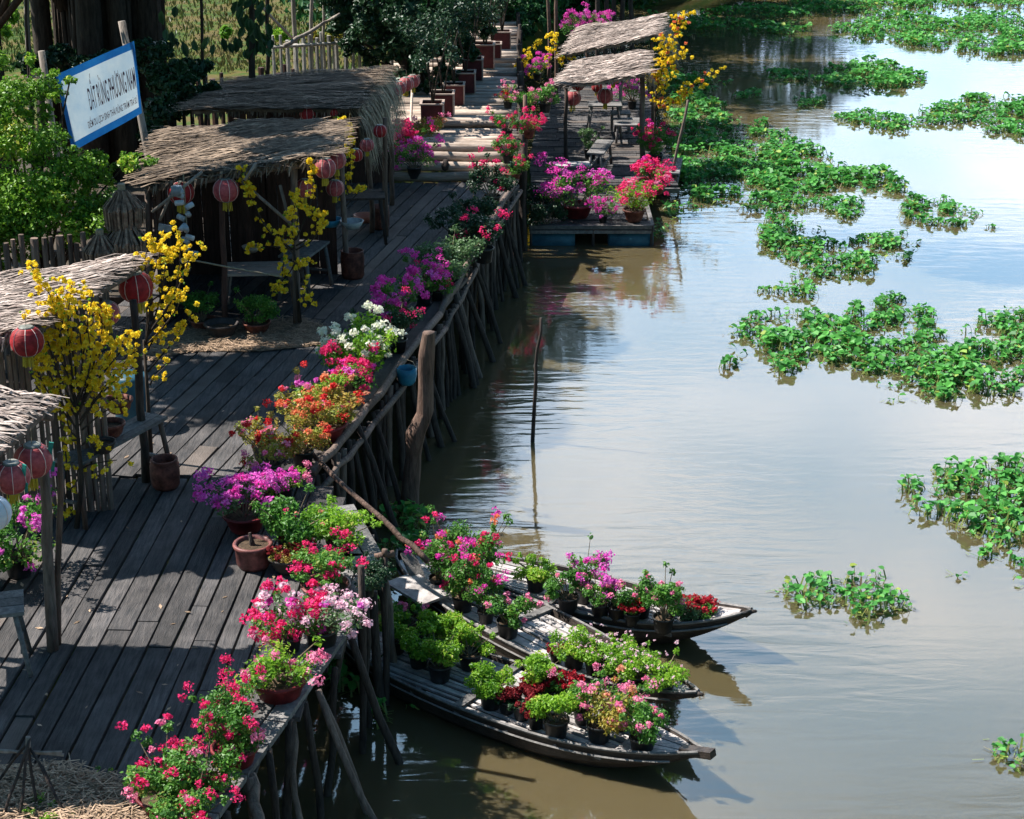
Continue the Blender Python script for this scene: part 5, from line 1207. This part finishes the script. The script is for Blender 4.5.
# straw bundles
for i, (px, py, Y, s, lab) in enumerate([(123, 205, 21.9, .34, 'upper straw bundle hanging on the fence beside the sign post'), (127, 238, 21.8, .38, 'lower wide straw bundle on the fence beside the hut'), (101, 248, 21.6, .30, 'reddish straw bundle at the left of the other two')]):
    p = P(px, py, Y); r = empty('straw_bundle', p - Vector((0, 0, s * .7)), lab, 'straw bundle'); mb = MB()
    for k in range(520):
        a = random.uniform(0, 6.28); q = s * random.uniform(.25, .80); z = s * random.uniform(1.0, 1.3); top = Vector((math.cos(a) * q * .3, math.sin(a) * q * .3, z)); m = Vector((math.cos(a) * q, math.sin(a) * q, z * .55)); e = Vector((math.cos(a) * q * .95, math.sin(a) * q * .95, -z * random.uniform(0, .15)))
        t = Vector((-math.sin(a), math.cos(a), 0)) * .012; mb.add([tuple(top - t), tuple(top + t), tuple(m + t), tuple(m - t), tuple(e + t), tuple(e - t)], [(0, 1, 2, 3), (3, 2, 4, 5)])
    mb.build('straw', 'bundle_straw', r); mb = MB(); mb.tube([(0, 0, s * 1.25), (0, 0, s * 1.5)], .05, 7); mb.build('tie', 'rope', r)

mb = MB(); rng = np.random.default_rng(123); n = 9000
px = rng.uniform(-30, 430, n); py = rng.uniform(-25, 74, n); W3 = np.array([tuple(U(a, b, LAND)) for a, b in zip(px, py)]); keep = W3[:, 1] > 40.2; W3 = W3[keep]; n = len(W3)
hh = rng.uniform(.04, .20, n) * (.5 + rng.random(n)); C = W3 + np.stack([np.zeros(n), np.zeros(n), hh / 2], 1); D = np.stack([rng.normal(size=n) * .35, rng.normal(size=n) * .35, np.ones(n)], 1); N = np.stack([rng.normal(size=n) * .5, -np.ones(n), np.zeros(n)], 1)
cl = np.array([.5 + .5 * noise.noise(Vector((p[0] * .35, p[1] * .2, 5))) for p in W3]); mb.quads(leaf_quads(C, D, N, hh, hh * .22 + .02), np.clip(cl + rng.normal(size=n) * .2, 0, 1))
tag(mb.build('field_grass', 'field_tuft'), 'tufty ochre and green grass of the field behind the huts', 'grass', kind='stuff')
# ------------------------------------------------------------------ sign
sg = empty('sign', (P(92, 200, 25.6).x, 25.6, LAND), 'white sign with blue border and dark lettering above the leafy shrub', 'sign')
off = Vector(sg.location)
TL, TR, BR, BL = P(55, 75, 25.2), P(133.5, 41, 26.3), P(142, 113, 26.2), P(72, 152, 25.1)
def bil(u, v): return TL.lerp(TR, u).lerp(BL.lerp(BR, u), v)
nrm = (TR - TL).cross(BL - TL).normalized()
if nrm.y > 0: nrm = -nrm
def sgrid(u0, v0, u1, v1, lift, th=.012, n=8):
    mb = MB(); vs = []; fs = []
    for j in range(n + 1):
        for i in range(n + 1):
            u = u0 + (u1 - u0) * i / n; v = v0 + (v1 - v0) * j / n; p = bil(u, v) + nrm * (lift + .012 * math.sin(u * 7 + v * 3)) - off; vs.append(tuple(p))
    for j in range(n):
        for i in range(n): a = j * (n + 1) + i; fs.append((a, a + 1, a + n + 2, a + n + 1))
    return mb, vs, fs
mb, vs, fs = sgrid(.05, .10, .965, .90, .004); mb.add(vs, fs); mb.build('banner_face', 'sign_white', sg)
mb = MB()
for (a, b, c, d) in ((0, 0, 1, .10), (0, .90, 1, 1), (0, .10, .05, .90), (.965, .10, 1, .90)):
    _, vs, fs = sgrid(a, b, c, d, .004); mb.add(vs, fs)
mb.build('border', 'sign_blue', sg)
def text_on(s, u0, u1, v0, v1, mat, name):
    """capitals laid on the face: baseline from (u0,v1) to (u1,v1)"""
    cu = bpy.data.curves.new('lettering', 'FONT'); cu.body = s; cu.size = 1; cu.offset = .008
    o = bpy.data.objects.new('lettering', cu); COL.objects.link(o); dg = bpy.context.evaluated_depsgraph_get(); dg.update()
    me = bpy.data.meshes.new_from_object(o.evaluated_get(dg)); bpy.data.objects.remove(o)
    n = len(me.vertices); co = np.empty(n * 3); me.vertices.foreach_get('co', co); co = co.reshape(-1, 3)
    x0, x1 = co[:, 0].min(), co[:, 0].max(); cap = .73
    out = []
    for x, y, z in co:
        u = u0 + (u1 - u0) * (x - x0) / (x1 - x0); v = v1 - (v1 - v0) * y / cap
        p = bil(u, v) + nrm * (.009 + .012 * math.sin(u * 7 + v * 3)) - off; out += list(p)
    me.vertices.foreach_set('co', out); me.materials.clear(); me.materials.append(MATS[mat]); me.update()
    q = bpy.data.objects.new(name, me); COL.objects.link(q); q.parent = sg; return q
text_on('DẤT RỪNG PHƯƠNG NAM', .335, .955, .32, .62, 'sign_text', 'title_lettering')
text_on('DIỂM DU LỊCH SINH THÁI RỪNG TRÀM TRÀ SƯ', .27, .95, .74, .83, 'sign_text', 'subtitle_lettering')
mb = MB()
for (u0, u1, v0, v1) in ((.331, .348, .478, .492), (.3895 + .0, .3895 + .0, 0, 0), (.268, .277, .786, .792)):
    if u1 > u0: mb.add([tuple(bil(u, v) + nrm * (.012 + .012 * math.sin(u * 7 + v * 3)) - off) for u, v in ((u0, v0), (u1, v0), (u1, v1), (u0, v1))], [(0, 1, 2, 3)])
mb.build('letter_bars', 'sign_text', sg)
for (a, b, r_) in ((P(40, 52, 25.15), P(52, 135, 25.15), .05), (P(120.5, 22, 26.35), P(141, 125, 26.3), .055)):
    d = (b - a); e = a + d * ((LAND - a.z) / d.z); mb = MB(); mb.tube([a - off + Vector((0, .08, 0)), e - off + Vector((0, .08, 0))], r_, 8); mb.build('post', 'trunk_pale', sg, True)

# ------------------------------------------------------------------ straw litter, near bed, tripod
def litter(label, poly, z, n, L, name='straw_litter', mound=.06):
    w = [U(x, y, z) for x, y in poly]; xs = [p.x for p in w]; ys = [p.y for p in w]; mb = MB()
    def inside(x, y):
        c = False
        for i in range(len(w)):
            a, b = w[i], w[i - 1]
            if (a.y > y) != (b.y > y) and x < (b.x - a.x) * (y - a.y) / (b.y - a.y) + a.x: c = not c
        return c
    k = 0; cen = sum(w, Vector()) / len(w)
    while k < n:
        x = random.uniform(min(xs), max(xs)); y = random.uniform(min(ys), max(ys))
        if not inside(x, y): continue
        k += 1; a = random.gauss(0, .9); l = L * random.uniform(.3, 1.2); d = Vector((math.cos(a), math.sin(a), random.uniform(-.15, .15))) * l / 2; t = Vector((-math.sin(a), math.cos(a), 0)) * random.uniform(.003, .007)
        h = z + .01 + mound * random.random() * (.4 + .6 * max(0, noise.noise(Vector((x * 3, y * 3, 0))) + .5)); p = Vector((x, y, h)); mb.add([tuple(p - d - t), tuple(p - d + t), tuple(p + d + t), tuple(p + d - t)], [(0, 1, 2, 3)])
    # bedding under the straws
    vs = [(p.x, p.y, z + .012) for p in w]; mb.add(vs, [tuple(range(len(vs)))], .15)
    o = mb.build(name, 'straw'); return tag(o, label, 'straw', kind='stuff')
litter('loose straw covering the deck in front of the brown-roofed hut', [(135, 350), (175, 330), (230, 322), (300, 318), (335, 330), (325, 345), (262, 352), (190, 352), (150, 362)], DECK, 3000, .16)
litter('thick brown straw bed in the bottom left corner', [(-80, 770), (15, 772), (60, 768), (95, 778), (132, 786), (150, 812), (150, 880), (-80, 900)], DECK, 6000, .16, mound=.11)
undergrowth('small lime green weeds sprouting from the near straw bed', [(38, 800, 11.75, 9), (30, 812, 11.6, 8), (52, 806, 11.7, 6), (75, 816, 11.6, 8), (50, 818, 11.5, 9), (98, 768, 12.1, 3), (110, 770, 12.1, 3)], 420, .035, 'leaf_bright', 95)
tp = P(28, 745, 11.9); r = empty('stick_tripod', (tp.x, tp.y, DECK), 'tripod of thin bare sticks with a crossbar on the near straw bed', 'tripod'); off = Vector(r.location)
for (a, b) in (((30, 738), (4, 815)), ((29, 740), (20, 815)), ((27, 742), (37, 806)), ((30, 748), (66, 815)), ((26, 745), (-8, 788)), ((42, 766), (60, 806))):
    f_ = U(*b, DECK + .05); mb = MB(); mb.tube(wob(P(*a, 11.9) - off, f_ - off, 4, .008), .012, 6); mb.build('stick', 'dark_post', r, True)
mb = MB(); mb.tube([P(28, 737, 11.9) - off, P(28, 754, 11.9) - off], .02, 7); mb.tube(wob(P(-30, 748, 11.9) - off, P(64, 755, 11.95) - off, 5, .008), .014, 6); mb.tube(wob(P(-30, 752, 11.9) - off, P(62, 752, 11.95) - off, 5, .008), .012, 6); mb.build('crossbar', 'trunk_pale', r, True)
# scattered fallen leaves and petals on the planks
mb = MB()
for k in range(110):
    py = random.uniform(200, 780); px = random.uniform(20, 420); p = U(px, py, DECK + .012)
    if p.x > np.interp(p.y, [q[1] for q in EDGE_F + EDGE_M[1:]], [q[0] for q in EDGE_F + EDGE_M[1:]]) - .1 or p.x < -6: continue
    a = random.uniform(0, 6.28); l = random.uniform(.015, .05); d = Vector((math.cos(a), math.sin(a), .1)) * l; t = Vector((-math.sin(a), math.cos(a), .1)) * l * .35; mb.add([tuple(p - d), tuple(p + t), tuple(p + d), tuple(p - t)], [(0, 1, 2, 3)])
tag(mb.build('fallen_leaves', 'straw'), 'dry leaves and petals scattered on the dark planks', 'leaves', kind='stuff')

# ------------------------------------------------------------------ water hyacinth mats
def mat_plants(label, poly, dens, leafs, height, seed, hole=.0, z=0.0, leaf='hyacinth_leaf', name='water_hyacinth', wcoord=False):
    w = [Vector(q) if wcoord else U(x, y, z) for q in poly for x, y in [q[:2]]]; w = [Vector((p.x, p.y, z)) for p in w]
    xs = np.array([p.x for p in w]); ys = np.array([p.y for p in w]); area = abs(sum(w[i - 1].x * w[i].y - w[i].x * w[i - 1].y for i in range(len(w)))) / 2
    rng = np.random.default_rng(seed); dens *= 1.85; height *= .62; leafs = (.105 + (leafs - .105) * .6) * .86; n = int(area * dens * 1.6) + 12
    pts = []
    X = rng.uniform(xs.min() - .15, xs.max() + .15, n * 6); Y = rng.uniform(ys.min() - .15, ys.max() + .15, n * 6)
    for x, y in zip(X, Y):
        jx = x + .34 * noise.noise(Vector((x * 2.3, y * 2.3, seed))); jy = y + .34 * noise.noise(Vector((x * 2.3, y * 2.3, seed + 9)))
        c = False
        for i in range(len(w)):
            a, b = w[i], w[i - 1]
            if (a.y > jy) != (b.y > jy) and jx < (b.x - a.x) * (jy - a.y) / (b.y - a.y) + a.x: c = not c
        if not c: continue
        g = noise.noise(Vector((x * 1.4, y * 1.4, seed * .37)))
        if g < -.17 + hole and rng.random() < .9: continue
        if noise.noise(Vector((x * 4.2, y * 4.2, seed + 4.4))) > .22: continue
        pts.append((x, y, g))
        if len(pts) >= n: break
    pts = np.array(pts); k = len(pts); big = np.clip(.55 + pts[:, 2] * .9, .15, 1.0)
    hh = height * big * (.35 + .65 * rng.random(k)); S = leafs * (.55 + .6 * rng.random(k)) * (.75 + .4 * big)
    cen = pts[:, :2]; tips = np.concatenate([cen, (z + .03 + hh)[:, None]], 1)
    az = rng.random(k) * 6.28; out = np.stack([np.cos(az), np.sin(az), np.zeros(k)], 1)
    R = np.clip(rng.random(k) * .75 + .25 * (pts[:, 2] + .3), 0, 1) * .96; yl = rng.random(k) < .04; R[yl] = 1; low = rng.random(k) < .3; tips[low, 2] = z + .02 + .03 * rng.random(int(low.sum())); S[low] *= .7
    D = unit(out + np.array([0, 0, .5]) * rng.random((k, 1)) * 1.6); N = unit(-out * .5 + np.array([0, 0, 1]) + rng.normal(size=(k, 3)) * .3)
    Sd = unit(np.cross(D, N)); N2 = np.cross(Sd, D); L = S[:, None]
    a = tips - D * L * .5; b = tips + D * L * .5 - N2 * L * .1; cup = N2 * L * .14
    l1 = tips - D * L * .28 + Sd * L * .40 + cup; l2 = tips + D * L * .22 + Sd * L * .42 + cup; r1 = tips - D * L * .28 - Sd * L * .40 + cup; r2 = tips + D * L * .22 - Sd * L * .42 + cup
    off = Vector((float(cen[:, 0].mean()), float(cen[:, 1].mean()), z)); o3 = np.array(off)
    mb = MB(); mb.quads(np.stack([a, b, l2, l1], 1) - o3, R); mb.quads(np.stack([a, r1, r2, b], 1) - o3, R)
    root_pt = np.concatenate([cen - out[:, :2] * .05 - out[:, :2] * hh[:, None] * .4, np.full((k, 1), z - .01)], 1); wv = Sd * .008 + np.array([.004, 0, 0])
    mb.quads(np.stack([root_pt - wv, root_pt + wv, a + wv * .8, a - wv * .8], 1) - o3, rng.random(k), 1)
    m = int(k * 1.1); jj = rng.integers(0, k, m); st = np.concatenate([cen[jj] + rng.normal(size=(m, 2)) * .06, np.full((m, 1), z + .015)], 1); dd = rng.normal(size=(m, 3)) * np.array([1, 1, .12]); dd = unit(dd)
    ee = st + dd * rng.uniform(.05, .13, (m, 1)); sw = np.cross(dd, [0, 0, 1]) * .005; mb.quads(np.stack([st - sw, st + sw, ee + sw, ee - sw], 1) - o3, rng.random(m), 1)
    return tag(mb.build(name, [leaf, 'hyacinth_stem'], None, True, off), label, 'water plants', 'floating mats of water hyacinth')
MP = mat_plants
MP('largest mat of water hyacinth, spreading right from the thatched raft', [(666, 102), (700, 93), (725, 112), (748, 122), (790, 132), (828, 158), (880, 172), (907, 188), (880, 196), (838, 194), (800, 210), (758, 216), (722, 206), (690, 198), (672, 178), (676, 140)], 55, .17, .34, 1)
MP('hyacinth strip trailing below the largest mat', [(740, 178), (790, 172), (850, 200), (868, 212), (850, 221), (812, 205), (760, 200)], 45, .15, .22, 2)
MP('upper green hyacinth fringe by the yellow blossom tip', [(668, 72), (700, 76), (724, 80), (722, 92), (690, 92), (665, 95)], 55, .17, .3, 3)
MP('tapering hyacinth mat below the largest one, near the middle of the river', [(757, 228), (785, 216), (812, 226), (838, 240), (876, 258), (872, 272), (845, 288), (815, 276), (780, 258), (762, 244)], 55, .15, .28, 4)
MP('pale hyacinth mat just right of the tapering one', [(850, 234), (875, 238), (912, 232), (920, 244), (908, 262), (885, 260), (862, 246)], 50, .14, .2, 5)
MP('tiny hyacinth sprig above the large dark mat', [(766, 288), (785, 282), (802, 274), (812, 290), (800, 300), (780, 296)], 55, .14, .22, 6)
MP('long dark hyacinth mat crossing the right half of the river', [(724, 338), (742, 318), (770, 318), (800, 308), (838, 316), (866, 305), (890, 298), (925, 312), (940, 335), (975, 345), (972, 372), (962, 398), (925, 402), (900, 410), (872, 388), (860, 362), (830, 365), (800, 366), (780, 372), (755, 358), (735, 372)], 62, .15, .30, 7, .02)
MP('hyacinth mat with yellowish stalks at the right edge joining the long dark one', [(958, 345), (985, 320), (1010, 308), (1060, 312), (1060, 402), (1010, 398), (975, 392), (962, 370)], 60, .15, .36, 8)
MP('bushy hyacinth mat at the right edge below the long dark one', [(900, 490), (915, 474), (960, 468), (1000, 462), (1060, 470), (1060, 560), (1020, 556), (990, 542), (945, 528), (910, 512)], 62, .135, .34, 9)
MP('lower tail of the bushy mat at the right edge', [(986, 548), (1020, 556), (1060, 560), (1060, 598), (1020, 590), (995, 572)], 50, .12, .22, 10)
MP('isolated round hyacinth clump in the lower right of the river', [(786, 600), (808, 582), (850, 576), (890, 582), (908, 598), (900, 618), (865, 630), (830, 622), (800, 612)], 62, .115, .30, 11)
MP('small hyacinth clump cut by the lower right edge', [(1000, 748), (1018, 740), (1060, 736), (1060, 768), (1022, 766), (1004, 758)], 60, .11, .2, 12)
MP('small oval hyacinth clump alone right of the largest mat', [(906, 208), (918, 200), (940, 198), (965, 206), (982, 216), (968, 226), (930, 226), (910, 220)], 60, .15, .28, 13)
MP('lens shaped hyacinth mat in the upper river', [(808, 80), (835, 68), (870, 62), (905, 70), (928, 77), (910, 87), (870, 90), (830, 88)], 60, .18, .32, 14)
MP('narrow hyacinth strip left of the lens shaped mat', [(764, 72), (800, 72), (818, 78), (800, 82), (768, 80)], 60, .17, .2, 15)
MP('long hyacinth band in the upper right', [(828, 118), (860, 112), (900, 118), (940, 106), (965, 96), (1000, 96), (1060, 102), (1060, 138), (1000, 134), (960, 126), (935, 124), (900, 134), (868, 128)], 48, .16, .26, 16)
MP('broad hyacinth field along the upper right edge', [(828, 32), (860, 22), (890, 10), (940, 14), (1000, 16), (1060, 18), (1060, 54), (990, 56), (950, 50), (905, 46), (865, 38)], 34, .20, .34, 17)
MP('farthest hyacinth belt across the top of the river', [(700, 12), (740, 8), (800, 2), (850, -6), (1080, -8), (1080, 10), (960, 6), (880, 10), (820, 16), (760, 18)], 26, .22, .34, 18)
MP('hyacinth band at the top left behind the raft', [(620, 30), (650, 18), (700, 18), (760, 24), (808, 30), (790, 36), (735, 30), (700, 32), (650, 40)], 30, .22, .36, 19)
MP('little hyacinth tuft above the lens shaped mat to its left', [(733, 94), (748, 90), (762, 95), (748, 100), (736, 99)], 60, .15, .18, 20)
MP('little hyacinth tuft between the lens shaped mat and the long band', [(798, 100), (812, 95), (828, 102), (815, 109), (800, 107)], 60, .15, .2, 21)
MP('tiny floating sprig right of the oval clump', [(984, 228), (990, 225), (996, 229), (990, 232)], 60, .11, .08, 22)
MP('tiny floating sprig below the bushy right mat', [(950, 570), (956, 567), (959, 573), (953, 576)], 60, .07, .06, 23)
MP('shaded hyacinth clump under the deck edge beside the thin posts', [(330, 640), (356, 632), (372, 660), (400, 690), (412, 712), (385, 728), (352, 712), (336, 680)], 60, .13, .30, 24)
MP('shaded hyacinth clump between the piles and the stern planks', [(372, 560), (392, 520), (420, 512), (428, 530), (405, 560), (395, 605), (372, 612)], 60, .13, .34, 25)
MP('dark hyacinth growing around the raft drums', [(640, 232), (668, 205), (690, 205), (700, 212), (676, 222), (655, 240)], 20, .13, .12, 26)

# empties sit at the base of their thing
bpy.context.view_layer.update()
for r in (S1, S2, S3, S4):
    pts = [Vector(v) for ch in r.children for v in ch.bound_box]; c = Vector(((min(p.x for p in pts) + max(p.x for p in pts)) / 2, (min(p.y for p in pts) + max(p.y for p in pts)) / 2, LAND))
    r.location = c
    for ch in r.children: ch.location = ch.location - c
